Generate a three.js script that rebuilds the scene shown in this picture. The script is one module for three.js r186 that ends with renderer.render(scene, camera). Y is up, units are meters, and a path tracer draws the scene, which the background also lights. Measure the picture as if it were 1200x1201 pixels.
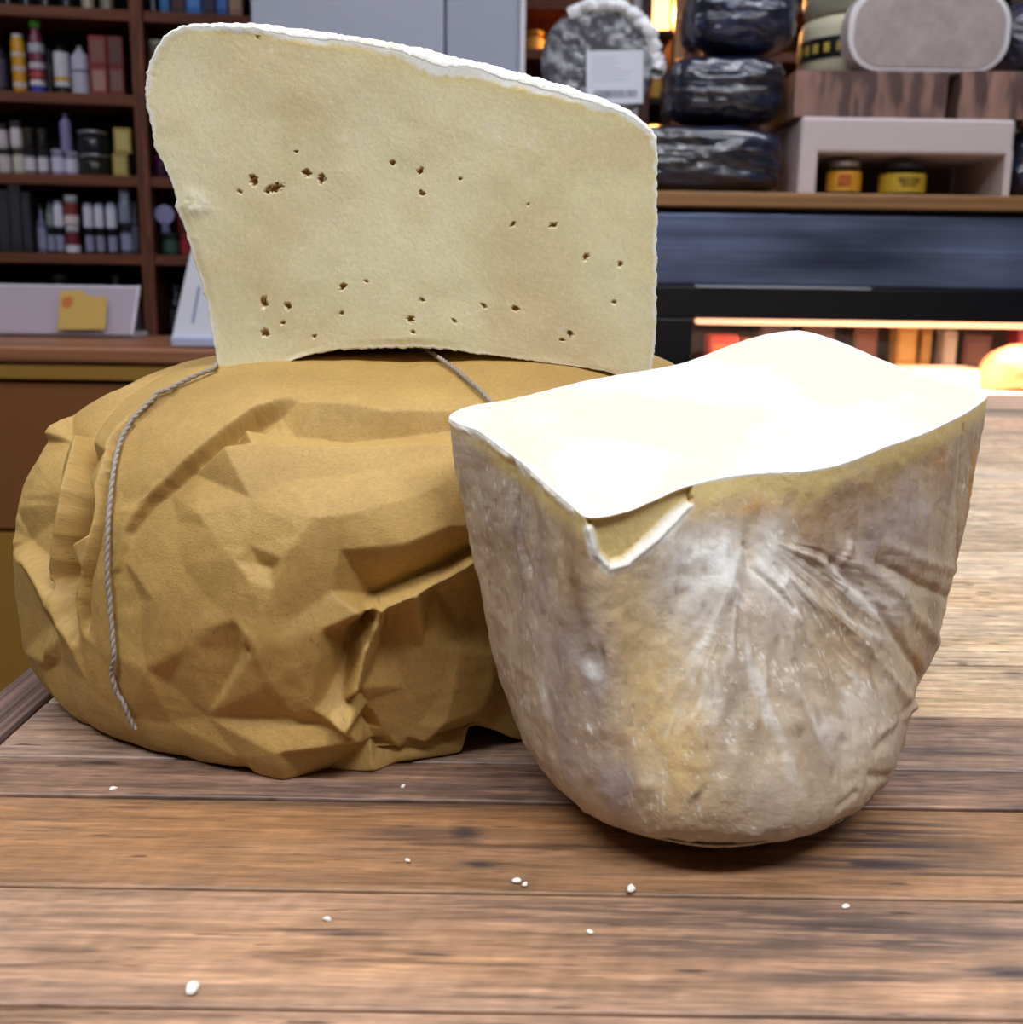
import * as THREE from 'three';
import { mergeGeometries } from 'three/addons/utils/BufferGeometryUtils.js';
import { RoundedBoxGeometry } from 'three/addons/geometries/RoundedBoxGeometry.js';
import { RectAreaLightUniformsLib } from 'three/addons/lights/RectAreaLightUniformsLib.js';

// ---------------------------------------------------------------- camera, exposure
const scene = new THREE.Scene();
const TABLE = 0.90, EYE = 1.08, FOCAL = 1316, PITCH = Math.atan(275 / 1316), ROLL = 0.015;
const camera = new THREE.PerspectiveCamera(2 * Math.atan(600.5 / FOCAL) * 180 / Math.PI, 1200 / 1201, 0.02, 60);
camera.position.set(0, EYE, 0);
camera.rotation.order = 'YXZ';
camera.rotation.set(-PITCH, 0, ROLL);
camera.focus = 0.44;
camera.userData.fStop = 17;
const renderer = new THREE.WebGLRenderer({ antialias: true });
renderer.toneMapping = THREE.LinearToneMapping;
renderer.toneMappingExposure = 1.0;
renderer.shadowMap.enabled = true;
renderer.shadowMap.type = THREE.PCFSoftShadowMap;
RectAreaLightUniformsLib.init();
scene.background = new THREE.Color(0x050505);

// ceiling fluorescent fittings: x, z, turned?, strength   (built in ceilingLight() below)
const CEILING = 2.75;
const FITTINGS = [
  [-0.75, 0.4, 0, 23], [0.75, 0.4, 0, 26],
  [-0.6, -0.95, 0, 2.2], [0.75, -0.95, 0, 2.2],
  [-1.9, -2.3, 0, 1.6], [0.9, -2.0, 0, 4],
];

// ---------------------------------------------------------------- helpers
const rnd = (() => { let s = 20240611; return () => { s = (s + 0x6D2B79F5) | 0; let t = Math.imul(s ^ (s >>> 15), 1 | s); t = (t + Math.imul(t ^ (t >>> 7), 61 | t)) ^ t; return ((t ^ (t >>> 14)) >>> 0) / 4294967296; }; })();
const V = (x, y, z) => new THREE.Vector3(x, y, z);
const clamp = (x, a = 0, b = 1) => Math.max(a, Math.min(b, x));
const mix = (a, b, t) => a + (b - a) * t;
const sstep = (a, b, x) => { const t = clamp((x - a) / (b - a)); return t * t * (3 - 2 * t); };
const h3 = (i, j, k) => { let h = Math.imul(i, 374761393) ^ Math.imul(j, 668265263) ^ Math.imul(k, 1274126177); h = Math.imul(h ^ (h >>> 13), 1274126177); return ((h ^ (h >>> 16)) >>> 0) / 4294967296; };
function noise(x, y, z = 0) {
  const i = Math.floor(x), j = Math.floor(y), k = Math.floor(z);
  let u = x - i, v = y - j, w = z - k; u = u * u * (3 - 2 * u); v = v * v * (3 - 2 * v); w = w * w * (3 - 2 * w);
  const f = (a, b, c) => h3(i + a, j + b, k + c);
  return mix(mix(mix(f(0, 0, 0), f(1, 0, 0), u), mix(f(0, 1, 0), f(1, 1, 0), u), v), mix(mix(f(0, 0, 1), f(1, 0, 1), u), mix(f(0, 1, 1), f(1, 1, 1), u), v), w);
}
const fbm = (x, y, z = 0, o = 4) => { let s = 0, a = 0.5, n = 0; for (let q = 0; q < o; q++) { s += a * noise(x, y, z); n += a; a *= 0.5; x = x * 2.03 + 7.1; y = y * 2.03 + 3.7; z = z * 2.03 + 1.3; } return s / n; };
const ridge = (x, y, z = 0, o = 3) => { let s = 0, a = 0.5, n = 0; for (let q = 0; q < o; q++) { s += a * (1 - Math.abs(2 * noise(x, y, z) - 1)); n += a; a *= 0.5; x = x * 2.1 + 5.3; y = y * 2.1 + 9.1; z = z * 2.1; } return s / n; };
const C = (hex) => new THREE.Color(hex);

// a measured point of the photograph (1200 x 1201) as a direction, then as a point on a plane of the place
const camR = V(Math.cos(ROLL), Math.sin(ROLL) * Math.cos(PITCH), -Math.sin(ROLL) * Math.sin(PITCH));
const camU = V(-Math.sin(ROLL), Math.cos(ROLL) * Math.cos(PITCH), -Math.cos(ROLL) * Math.sin(PITCH));
const camF = V(0, -Math.sin(PITCH), -Math.cos(PITCH));
const ray = (px, py) => camF.clone().addScaledVector(camR, (px - 600) / FOCAL).addScaledVector(camU, (600.5 - py) / FOCAL);
const onPlane = (px, py, n, d) => { const r = ray(px, py); const t = (d - n.y * EYE) / n.dot(r); return V(0, EYE, 0).addScaledVector(r, t); };
const onY = (px, py, y) => onPlane(px, py, V(0, 1, 0), y);
const onZ = (px, py, z) => onPlane(px, py, V(0, 0, 1), z);
const proj = (x, y, z) => { const dx = x, dy = y - EYE, dz = z; const w = dx * camF.x + dy * camF.y + dz * camF.z; return [600 + FOCAL * (dx * camR.x + dy * camR.y + dz * camR.z) / w, 600.5 - FOCAL * (dx * camU.x + dy * camU.y + dz * camU.z) / w]; };

const taken = {};
function numbered(name) { const n = taken[name] = (taken[name] ?? -1) + 1; return n ? `${name}_${String(n).padStart(3, '0')}` : name; }
function thing(name, label, category, pos = [0, 0, 0], group, turn = 0) {
  const o = new THREE.Group(); o.name = numbered(name); o.position.set(...pos); o.rotation.y = turn;
  o.userData = { label, category }; if (group) o.userData.group = group; scene.add(o); return o;
}
function part(name, geo, mat, parent, label) {
  const list = Array.isArray(geo) ? geo.map(g => g.index ? g.toNonIndexed() : g) : null;
  const m = new THREE.Mesh(list ? mergeGeometries(list) : geo, mat); m.name = name; m.castShadow = m.receiveShadow = true;
  if (label) m.userData.label = label; parent.add(m); return m;
}
function struct(name, geo, mat, label, category) { const m = part(name, geo, mat, scene); m.name = numbered(name); m.userData = { kind: 'structure', label, category }; return m; }
const box = (w, h, d, x = 0, y = 0, z = 0) => new THREE.BoxGeometry(w, h, d).translate(x, y, z);
const rbox = (w, h, d, r, x = 0, y = 0, z = 0, s = 3) => new RoundedBoxGeometry(w, h, d, s, r).translate(x, y, z);
const lathe = (pts, seg = 28) => new THREE.LatheGeometry(pts.map(([r, y]) => new THREE.Vector2(r, y)), seg);
const std = (color, roughness = 0.6, o = {}) => new THREE.MeshStandardMaterial({ color, roughness, ...o });
const phys = (color, roughness, o = {}) => new THREE.MeshPhysicalMaterial({ color, roughness, ...o });
function dataTex(w, h, fn, srgb = true, repeat = null) {
  const d = new Uint8Array(w * h * 4), c = [0, 0, 0];
  for (let j = 0; j < h; j++) for (let i = 0; i < w; i++) { fn(i, j, c); const k = (j * w + i) * 4; d[k] = clamp(c[0]) * 255; d[k + 1] = clamp(c[1]) * 255; d[k + 2] = clamp(c[2]) * 255; d[k + 3] = 255; }
  const t = new THREE.DataTexture(d, w, h, THREE.RGBAFormat); t.magFilter = THREE.LinearFilter; t.minFilter = THREE.LinearMipmapLinearFilter; t.generateMipmaps = true;
  t.wrapS = t.wrapT = THREE.RepeatWrapping; if (srgb) t.colorSpace = THREE.SRGBColorSpace; if (repeat) t.repeat.set(...repeat); t.needsUpdate = true; return t;
}
const tileNoise = (x, y, n, seed) => { // periodic value noise, n cells
  const i = Math.floor(x), j = Math.floor(y); let u = x - i, v = y - j; u = u * u * (3 - 2 * u); v = v * v * (3 - 2 * v);
  const f = (a, b) => h3(((a % n) + n) % n, ((b % n) + n) % n, seed);
  return mix(mix(f(i, j), f(i + 1, j), u), mix(f(i, j + 1), f(i + 1, j + 1), u), v);
};
// a fine grain to multiply colours with, and a matching relief
const grainTex = (size, cells, amount, seed, specks = 0) => dataTex(size, size, (i, j, c) => {
  let n = 0, a = 1, s = 0; for (let q = cells, e = 0; q <= size / 2 && e < 4; q *= 2, e++) { n += a * tileNoise(i / size * q, j / size * q, q, seed + e); s += a; a *= 0.75; }
  let g = 1 - amount * (1 - n / s); if (specks && h3(i >> 1, j >> 1, seed + 9) < specks) g *= 0.72; c[0] = c[1] = c[2] = g;
});
const fineRelief = dataTex(512, 512, (i, j, c) => { const g = 0.5 * tileNoise(i / 512 * 128, j / 512 * 128, 128, 3) + 0.3 * tileNoise(i / 512 * 256, j / 512 * 256, 256, 4) + 0.2 * tileNoise(i / 512 * 48, j / 512 * 48, 48, 5); c[0] = c[1] = c[2] = g; }, false);
const withRepeat = (t, x, y) => { const c = t.clone(); c.repeat.set(x, y); c.needsUpdate = true; return c; };

// closed surface over a grid of points; columns wrap round
function gridGeo(NI, NJ, P, color, uv, wrap = true) {
  const pos = new Float32Array(NI * NJ * 3); for (let k = 0; k < NI * NJ; k++) { pos[3 * k] = P[k].x; pos[3 * k + 1] = P[k].y; pos[3 * k + 2] = P[k].z; }
  const idx = []; for (let j = 0; j < NJ - 1; j++) for (let i = 0; i < (wrap ? NI : NI - 1); i++) { const a = j * NI + i, b = j * NI + (i + 1) % NI, c = a + NI, d = b + NI; idx.push(a, b, c, b, d, c); }
  const g = new THREE.BufferGeometry(); g.setAttribute('position', new THREE.BufferAttribute(pos, 3)); g.setIndex(idx);
  if (color) g.setAttribute('color', new THREE.BufferAttribute(color, 3)); if (uv) g.setAttribute('uv', new THREE.BufferAttribute(uv, 2));
  g.computeVertexNormals(); return g;
}

// ---------------------------------------------------------------- room shell
const wallMat = std(0xb9b4aa, 0.9), ceilMat = std(0xd8d6d0, 0.9), floorMat = std(0x5a4a3d, 0.55, { map: grainTex(256, 8, 0.3, 77) });
struct('floor', box(7.4, 0.1, 8.4, 0, -0.05, -0.9), floorMat, 'brown floor of the shop', 'floor');
struct('ceiling', box(7.4, 0.1, 8.4, 0, CEILING + 0.05, -0.9), ceilMat, 'off white ceiling of the shop', 'ceiling');
struct('wall_back', box(7.4, CEILING, 0.1, 0, CEILING / 2, -5.05), wallMat, 'plain wall behind the shelving', 'wall');
struct('wall_front', box(7.4, CEILING, 0.1, 0, CEILING / 2, 3.25), std(0x8a8580, 0.9), 'plain wall on the customers side', 'wall');
struct('wall_left', box(0.1, CEILING, 8.2, -3.65, CEILING / 2, -0.9), wallMat, 'plain side wall beyond the counter', 'wall');
struct('wall_right', box(0.1, CEILING, 8.2, 3.65, CEILING / 2, -0.9), wallMat, 'plain side wall beyond the display case', 'wall');
const tubeGlow = new THREE.MeshStandardMaterial({ color: 0xffffff, emissive: 0xf2f6ff, emissiveIntensity: 6, roughness: 0.5 });
const fittingMat = std(0xe8e8e6, 0.5);
FITTINGS.forEach(([x, z, turned, strength]) => {
  const t = thing('ceiling_light', 'long white fluorescent fitting fixed to the shop ceiling', 'light', [x, CEILING - 0.07, z], 'fluorescent ceiling fittings', turned ? Math.PI / 2 : 0);
  part('housing', rbox(1.24, 0.06, 0.34, 0.01, 0, 0.04, 0), fittingMat, t);
  part('diffuser', rbox(1.18, 0.02, 0.28, 0.006, 0, 0.005, 0), tubeGlow, t);
  const l = new THREE.RectAreaLight(0xf3f6ff, strength, 1.18, 0.28); l.position.set(0, -0.012, 0); l.rotation.x = -Math.PI / 2; t.add(l);
});

// ---------------------------------------------------------------- butcher block table
const tableGroup = thing('butcher_block_table', 'worn butcher block table of brown wooden strips with dark joints', 'table', [0, 0, 0]);
{
  const inner0 = onY(66, 812, TABLE), xIn = inner0.x, xRight = 1.15;
  const xOut = onY(12, 800, TABLE).x;
  const seams = [1330, 1186, 1046, 940, 895, 831, 771, 723, 666, 637, 609, 585, 561, 539, 516, 496, 481].map(y => onY(600, y, TABLE).z);
  const tones = ['#a07d62', '#a28066', '#98714f', '#8b6d5a', '#967c6a', '#cfb28f', '#d6bb99', '#cdb08e', '#dec6a8', '#d4b999', '#dfc8ab', '#d8bea0', '#e0caae', '#d6bc9e', '#dec5a8', '#d9bfa2'];  // far strips paler: lighter wood plus tabletop glare put into the colour
  // stains seen on the wood: x px, y px, half length, half height (metres), strength
  const stains = [[1035, 975, .022, .0022, .75], [1045, 990, .024, .0018, .7], [1030, 1012, .026, .004, .8], [1050, 964, .014, .0012, .6], [1000, 984, .016, .0012, .5], [1055, 1002, .016, .001, .6],
    [990, 1085, .035, .006, .55], [1060, 1105, .03, .005, .5], [900, 1075, .05, .009, .45], [850, 1110, .05, .006, .4], [1180, 1140, .012, .003, .8], [1000, 1145, .03, .003, .45], [1150, 1095, .02, .003, .4],
    [545, 975, .006, .006, .6], [562, 1013, .005, .002, .6], [480, 975, .02, .006, .35], [505, 1119, .006, .0008, .7], [413, 1095, .010, .001, .6], [320, 895, .03, .006, .4], [120, 894, .006, .0014, .7], [470, 940, .05, .005, .4],
    [735, 1080, .04, .004, .3], [1110, 925, .02, .004, .35], [1100, 880, .03, .005, .45], [1160, 905, .03, .002, .5], [1090, 842, .01, .001, .6], [1190, 788, .006, .0012, .7], [1130, 776, .012, .001, .5], [690, 1062, .05, .004, .35], [640, 905, .05, .006, .35], [480, 925, .07, .004, .3]]
    .map(([px, py, a, b, s]) => { const p = onY(px, py, TABLE); return { x: p.x, z: p.z, a, b, s }; });
  const plankTex = (x0, x1, z0, z1, tone, seed, w, h) => {
    const base = C(tone).convertLinearToSRGB(), dark = [0.24, 0.17, 0.14], cool = [0.27, 0.23, 0.24];
    const my = stains.filter(s => s.z > z1 - .012 && s.z < z0 + .012);
    return dataTex(w, h, (i, j, c) => {
      const x = mix(x0, x1, (i + .5) / w), z = mix(z0, z1, (j + .5) / h);
      const wob = 0.004 * (fbm(x * 9, z * 14, seed) - .5);
      const zz = z + wob, g1 = fbm(x * 26, zz * 420, seed, 4), g2 = fbm(x * 110, zz * 1500, seed + 5, 3), blotch = fbm(x * 14, z * 26, seed + 9, 4), saw = fbm(x * 260 + z * 90, z * 120, seed + 2, 2);
      let k = 1 + (g1 - .5) * .62 + (g2 - .5) * .46 + (blotch - .5) * .5 + (saw - .5) * .16;
      let warm = (fbm(x * 6, z * 40, seed + 21, 3) - .5) * .22;
      let d = 0.55 * sstep(.58, .82, fbm(x * 22, zz * 260, seed + 31, 4)) * sstep(.38, .62, blotch);
      d = Math.max(d, .65 * sstep(.70, .80, fbm(x * 60, zz * 900, seed + 41, 3)));
      let cl = 0;
      for (const s of my) { const qx = (x - s.x) / s.a, qz = (z - s.z) / s.b, q = qx * qx + qz * qz; if (q < 4) { const e = Math.min(.92, 1.35 * s.s) * Math.exp(-q * .9) * clamp(.35 + 1.5 * sstep(.35, .62, fbm(x * 50, zz * 700, seed + 51, 3))); if (e > cl) cl = e; } }
      for (let m = 0; m < 3; m++) { let b = [base.r, base.g, base.b][m] * k * (m === 0 ? 1 + warm * .35 : m === 2 ? 1 - warm : 1 - warm * .1); b = mix(b, dark[m], d); b = mix(b, cool[m] * .8, cl); c[m] = b; }
    });
  };
  const legMat = std(0x6d5240, 0.6);
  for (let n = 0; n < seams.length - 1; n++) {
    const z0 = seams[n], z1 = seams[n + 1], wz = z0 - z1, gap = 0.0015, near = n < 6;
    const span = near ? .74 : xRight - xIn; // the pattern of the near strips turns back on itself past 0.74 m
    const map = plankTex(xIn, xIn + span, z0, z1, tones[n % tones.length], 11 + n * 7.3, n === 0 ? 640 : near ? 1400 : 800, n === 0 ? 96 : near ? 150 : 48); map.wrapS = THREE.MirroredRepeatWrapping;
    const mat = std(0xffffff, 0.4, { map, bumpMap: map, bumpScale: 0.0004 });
    const g = rbox(xRight - xIn, 0.045, wz - gap, 0.0011, 0, 0, 0, 1);
    const p = g.attributes.position, uv = g.attributes.uv; for (let q = 0; q < p.count; q++) uv.setXY(q, (p.getX(q) + (xRight - xIn) / 2) / span, .5 - p.getZ(q) / (wz - gap));
    g.translate((xRight + xIn) / 2, TABLE - 0.0225 - (n % 3) * 0.00025, (z0 + z1) / 2);
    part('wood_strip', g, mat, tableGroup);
  }
  const zF = seams[0], zB = seams[seams.length - 1];
  const endMap = dataTex(256, 1024, (i, j, c) => { const x = i / 256, z = j / 1024; const g = fbm(x * 30, z * 6, 3, 4), b = fbm(x * 3, z * 16, 8, 3); const k = .72 + (g - .5) * .8 + (b - .5) * .4; c[0] = .55 * k; c[1] = .42 * k; c[2] = .37 * k; });
  const eg = rbox(xIn - xOut - .0012, 0.06, zF - zB, 0.0015, 0, 0, 0, 1);
  { const p = eg.attributes.position, uv = eg.attributes.uv; for (let q = 0; q < p.count; q++) uv.setXY(q, p.getX(q) / (xIn - xOut) + .5, p.getZ(q) / (zF - zB) + .5); }
  part('end_strip', eg.translate((xIn + xOut) / 2 - .0006, TABLE - .03, (zF + zB) / 2), std(0xffffff, .6, { map: endMap }), tableGroup, 'darker grey brown strip across the plank ends');
  part('under_board', box(xRight - xIn - .02, 0.03, zF - zB - .02, (xRight + xIn) / 2, TABLE - 0.06, (zF + zB) / 2), std(0x2b1d15, .9), tableGroup);
  for (const [lx, lz] of [[xIn + .06, zF - .06], [xRight - .06, zF - .06], [xIn + .06, zB + .06], [xRight - .06, zB + .06]]) part('leg', rbox(.07, TABLE - .075, .07, .006, lx, (TABLE - .075) / 2, lz), legMat, tableGroup);
}

// ---------------------------------------------------------------- the paper parcel
const PK = { x: -0.068, z: -0.528, a: 0.148, b: 0.149, H: 0.1475, hb: 0.056, n: 2.6 };
const pkR = (f) => { // plan of the parcel: half lengths differ a little left and right
  const s = Math.sin(f), c = Math.cos(f), a = s > 0 ? .188 : PK.a, e = s > 0 && c > 0 ? 1.5 : 2.25;
  return 1 / Math.pow(Math.pow(Math.abs(s) / a, e) + Math.pow(Math.abs(c) / PK.b, e), 1 / e);
};
function pkProfile(t, f = 0) {
  const ft = .84 + .08 * Math.max(0, Math.cos(f)); // t 0 .. 1 from the middle of the underside to the middle of the top: radius factor, height
  if (t < .12) return [ft * t / .12, 0];
  if (t < .34) { const a = (t - .12) / .22 * Math.PI / 2; return [ft + (1 - ft) * Math.pow(Math.sin(a), .8), PK.hb * (1 - Math.pow(Math.cos(a), .8))]; }
  const a = (t - .34) / .66 * Math.PI / 2; return [Math.pow(Math.cos(a) + 1e-9, 2 / PK.n), PK.hb + (PK.H - PK.hb) * Math.pow(Math.sin(a), 2 / PK.n)];
}
const pkNI = 900, pkNJ = 420;
const pkPhi = (i) => { const u = i / pkNI * 2 - 1; const m = Math.abs(u) < .82 ? Math.abs(u) / .82 * 1.9 : 1.9 + (Math.abs(u) - .82) / .18 * (Math.PI - 1.9); return Math.sign(u) * m; };
function pkBase(i, j) { const f = pkPhi(i), [r, y0] = pkProfile(j / (pkNJ - 1), f), R = pkR(f) * r, y = y0 + .014 * sstep(.01, .13, Math.sin(f) * R) * sstep(.05, .13, y0); return V(PK.x + Math.sin(f) * R, TABLE + y, PK.z + Math.cos(f) * R); }
function delaunay(pts) {
  const n = pts.length, P = pts.map(p => [p[0], p[1]]); P.push([-5e3, -5e3], [15e3, -5e3], [-5e3, 15e3]);
  let T = [[n, n + 1, n + 2]];
  const circ = (t) => { const [a, b, c] = t.map(q => P[q]); const d = 2 * (a[0] * (b[1] - c[1]) + b[0] * (c[1] - a[1]) + c[0] * (a[1] - b[1])); const A = a[0] ** 2 + a[1] ** 2, B = b[0] ** 2 + b[1] ** 2, D = c[0] ** 2 + c[1] ** 2; const x = (A * (b[1] - c[1]) + B * (c[1] - a[1]) + D * (a[1] - b[1])) / d, y = (A * (c[0] - b[0]) + B * (a[0] - c[0]) + D * (b[0] - a[0])) / d; t.c = [x, y, (a[0] - x) ** 2 + (a[1] - y) ** 2]; return t; };
  T.forEach(circ);
  for (let k = 0; k < n; k++) {
    const edges = new Map(), keep = [];
    for (const t of T) { if ((P[k][0] - t.c[0]) ** 2 + (P[k][1] - t.c[1]) ** 2 < t.c[2]) { for (let e = 0; e < 3; e++) { const a = t[e], b = t[(e + 1) % 3], key = a < b ? a + '_' + b : b + '_' + a; edges.has(key) ? edges.set(key, null) : edges.set(key, [a, b]); } } else keep.push(t); }
    for (const e of edges.values()) if (e) keep.push(circ([e[0], e[1], k]));
    T = keep.filter(t => Number.isFinite(t.c[2]));
  }
  return T.filter(t => t[0] < n && t[1] < n && t[2] < n);
}
// nearest grid point, on the side that faces the photographer, to a measured point
function makeFinder(P, NI, NJ, center) {
  const Q = P.map(p => { const [x, y] = proj(p.x, p.y, p.z); return [x, y, p.x * p.x + (p.y - EYE) ** 2 + p.z * p.z]; });
  return (px, py) => { let best = -1, bd = 1e9; for (let k = 0; k < Q.length; k++) { const dx = Q[k][0] - px, dy = Q[k][1] - py, d = dx * dx + dy * dy + Math.max(0, Q[k][2] - center) * 6e3; if (d < bd) { bd = d; best = k; } } return best; };
}
const parcel = thing('paper_parcel', 'crumpled brown paper parcel tied with thin grey twine', 'parcel', [PK.x, TABLE, PK.z]);
let pkAt;
{
  const NI = pkNI, NJ = pkNJ, B = []; for (let j = 0; j < NJ; j++) for (let i = 0; i < NI; i++) B.push(pkBase(i, j));
  const find = makeFinder(B, NI, NJ, PK.x ** 2 + PK.z ** 2 + .03);
  // folds: control points (x, y of the photograph, millimetres out of the smooth parcel)
  const K = [];
  const pt = (x, y, d) => K.push([x, y, d]);
  const sample = (poly, gap, fn) => { for (let q = 0; q < poly.length - 1; q++) { const [x0, y0] = poly[q], [x1, y1] = poly[q + 1], L = Math.hypot(x1 - x0, y1 - y0), m = Math.max(1, Math.round(L / gap)); for (let e = 0; e < m + (q === poly.length - 2 ? 1 : 0); e++) { const u = e / m; fn(x0 + (x1 - x0) * u, y0 + (y1 - y0) * u, (y1 - y0) / L, -(x1 - x0) / L, mix(poly[q][2] ?? 0, poly[q + 1][2] ?? 0, u), mix(poly[q][3] ?? 0, poly[q + 1][3] ?? 0, u)); } } };
  const line = (poly, gap = 16) => sample(poly, gap, (x, y, nx, ny, d) => pt(x, y, d));
  // a step: values on the two sides of the line (third: side to the left of its course seen on the page, fourth: the other)
  const step = (poly, w = 3, gap = 14) => sample(poly, gap, (x, y, nx, ny, a, b) => { pt(x + nx * w, y + ny * w, a); pt(x - nx * w, y - ny * w, b); });
  // the long diagonal overlap, upper layer below it
  step([[350, 474, 1.5, 3], [330, 483, -2.5, 4.5], [300, 493, -5.5, 5], [262, 520, -4.5, 4.5], [215, 558, -3, 4], [175, 592, -2, 3.2], [152, 625, -1, 2.4], [142, 668, -.3, 1.2]], 2.6, 12);
  line([[300, 470, 3], [240, 505, 2], [190, 550, 1], [165, 585, 0]], 24);
  // crease running to the right from it
  line([[372, 484, 4.5], [400, 487, 5.5], [450, 492, 4], [520, 488, 3], [575, 484, 2]], 20);
  line([[290, 510, 2], [312, 507, -1], [345, 507, -3.5], [410, 515, -4], [470, 508, -3], [540, 501, -1.5]], 16);
  line([[270, 535, 5], [300, 528, 3], [350, 530, 3], [420, 533, 3], [480, 530, 3], [545, 525, 3]], 26);
  line([[330, 460, 1], [400, 455, 1], [480, 450, 1], [560, 460, 0]], 40);
  pt(418, 470, 4); pt(370, 476, 1.5);
  // middle: faceted hollow and the ridge running to the torn pinch
  pt(240, 607, 4.5); line([[240, 607, 4.5], [268, 640, 6], [298, 672, 9]], 18); line([[372, 615, 9], [340, 655, 10.5], [322, 700, 11], [304, 745, 12]], 18); line([[372, 615, 9], [420, 606, 7.5], [480, 590, 6], [540, 560, 5]], 24);
  pt(300, 590, 4); pt(340, 570, 3); pt(430, 560, 3.5); pt(500, 545, 3); pt(300, 640, 6);
  pt(312, 662, 5); pt(325, 664, 6.5); pt(302, 680, 9.5); pt(284, 720, 8.5); pt(294, 752, 9); pt(292, 757, 4); pt(300, 756, 5); pt(296, 764, 9);
  pt(220, 660, 3.5); pt(190, 700, 4); pt(250, 700, 4.5); pt(230, 750, 5); pt(180, 780, 4); pt(260, 790, 6.5);
  pt(400, 645, 6); pt(390, 690, 5.5); pt(470, 640, 6.5); pt(520, 620, 6); pt(350, 720, 8);
  line([[310, 752, 12], [360, 738, 10], [400, 722, 10], [440, 706, 9.5]], 20);
  // lower edge of the big flap: high above, hollow below
  step([[562, 648, 5, -8], [520, 672, 5.5, -10], [480, 690, 6.5, -11], [446, 706, 8, -11], [432, 736, 8, -11], [405, 772, 7, -10], [382, 800, 6, -8]], 3, 18);
  pt(345, 800, 11); pt(320, 790, 9); pt(372, 812, 9); pt(350, 832, 5); pt(300, 830, 7);
  // twisted ear of paper
  pt(383, 812, 2); line([[385, 800, 9], [392, 825, 11], [404, 848, 12]], 8); line([[400, 806, 1], [403, 828, 2]], 8); line([[416, 800, 10], [413, 825, 11], [405, 846, 11]], 8); pt(422, 815, -6); pt(372, 824, 6); pt(385, 834, 6);
  // lobe at the bottom, in front
  line([[285, 880, 4], [295, 860, 4], [325, 845, 2], [360, 832, 2], [395, 850, 4]], 16);
  pt(330, 868, 8); pt(365, 862, 9); pt(400, 880, 9); pt(350, 890, 7); pt(300, 895, 5);
  step([[416, 846, -8, 6], [430, 868, -9, 6], [440, 893, -6, 3]], 3);
  // hollow right part
  pt(460, 740, -11); pt(520, 700, -10); pt(560, 690, -9); pt(450, 780, -11);
  line([[424, 812, -4], [445, 820, -5], [480, 812, -6], [520, 806, -7]], 20); line([[500, 765, -6], [545, 768, -4], [590, 775, -5]], 22); line([[545, 735, -10], [580, 715, -11], [600, 690, -10]], 24);
  line([[432, 834, -7], [450, 862, -6], [468, 886, -5]], 14); line([[428, 852, -11], [440, 880, -11], [450, 892, -9]], 12);
  line([[470, 886, -4], [505, 845, -5], [535, 836, -3], [575, 838, -4]], 18); line([[480, 888, -6], [530, 872, -8], [570, 852, -7], [590, 825, -6]], 18); pt(525, 855, -2); pt(500, 878, -3);
  pt(600, 850, -10); pt(560, 885, -13); pt(620, 800, -10); pt(640, 720, -8);
  // left: slit beside the twine
  step([[222, 447, 0, 1.5], [160, 490, -1, 2], [136, 520, -1.5, 2.2], [122, 570, -1.5, 2], [112, 640, -1.5, 2], [103, 680, -1, 2], [102, 722, -1, 2], [105, 742, 0, 1]], 3.4, 12);
  line([[200, 462, -2], [160, 490, -3], [136, 520, -4], [122, 570, -5], [112, 640, -7], [103, 680, -5], [102, 722, -5], [105, 736, -2]], 12);
  // folded end: edge with the dark hollow to its left
  step([[97, 500, 1, -7], [90, 540, 2, -13], [80, 590, 3, -18], [70, 640, 3, -20], [66, 680, 3, -14], [80, 722, 2, -5], [95, 752, 1, 0]].map(([x, y, a, b]) => [x, y, b, a]), 3, 14);
  line([[48, 512, 3], [36, 560, 4], [25, 610, 5], [22, 632, 5]], 14); line([[60, 560, -5], [52, 600, -9], [50, 632, -10]], 16);
  line([[26, 634, 6], [45, 665, 5], [66, 704, 5], [92, 756, 3]], 12); line([[34, 634, -2], [52, 664, -6], [62, 685, -8]], 14);
  pt(40, 690, 1); pt(55, 730, -2); pt(75, 760, 0); pt(48, 715, -3);
  line([[42, 726, 4], [58, 722, 5], [62, 750, 4], [60, 785, 3]], 14); pt(70, 745, -3); pt(68, 775, -2); pt(48, 760, 6); pt(50, 792, 4);
  pt(48, 505, 7); pt(60, 498, 1); pt(68, 505, 7); pt(72, 494, 5); pt(78, 512, -5); pt(58, 516, 2); pt(85, 500, -2); pt(90, 490, 2);
  // quiet places
  for (const [x, y] of [[130, 460], [200, 436], [250, 430], [300, 440], [380, 425], [480, 425], [560, 430], [640, 440], [720, 445], [240, 470], [180, 500], [150, 550], [130, 600], [125, 680], [120, 760], [105, 800], [150, 840], [200, 850], [240, 840], [200, 800], [620, 500], [600, 560], [610, 620], [700, 550], [700, 700], [85, 640], [88, 700], [105, 560], [112, 520], [130, 490], [90, 800], [165, 700], [210, 610], [640, 480]]) pt(x, y, 0.6 * (h3(x, y, 1) - .5) * 3);
  const seen = new Set(), ctl = [];
  for (const [x, y, d] of K) { const k = find(x, y); if (seen.has(k)) continue; seen.add(k); ctl.push([k % NI + (h3(x | 0, y | 0, 3) - .5) * .01, Math.floor(k / NI) + (h3(x | 0, y | 0, 4) - .5) * .01, d / 1000]); }
  for (let e = 0; e < 24; e++) { ctl.push([e / 24 * NI, NJ * .13 + .01 * e, 0], [e / 24 * NI + .3, NJ * .93 + .013 * (e % 5), 0]); }
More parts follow.
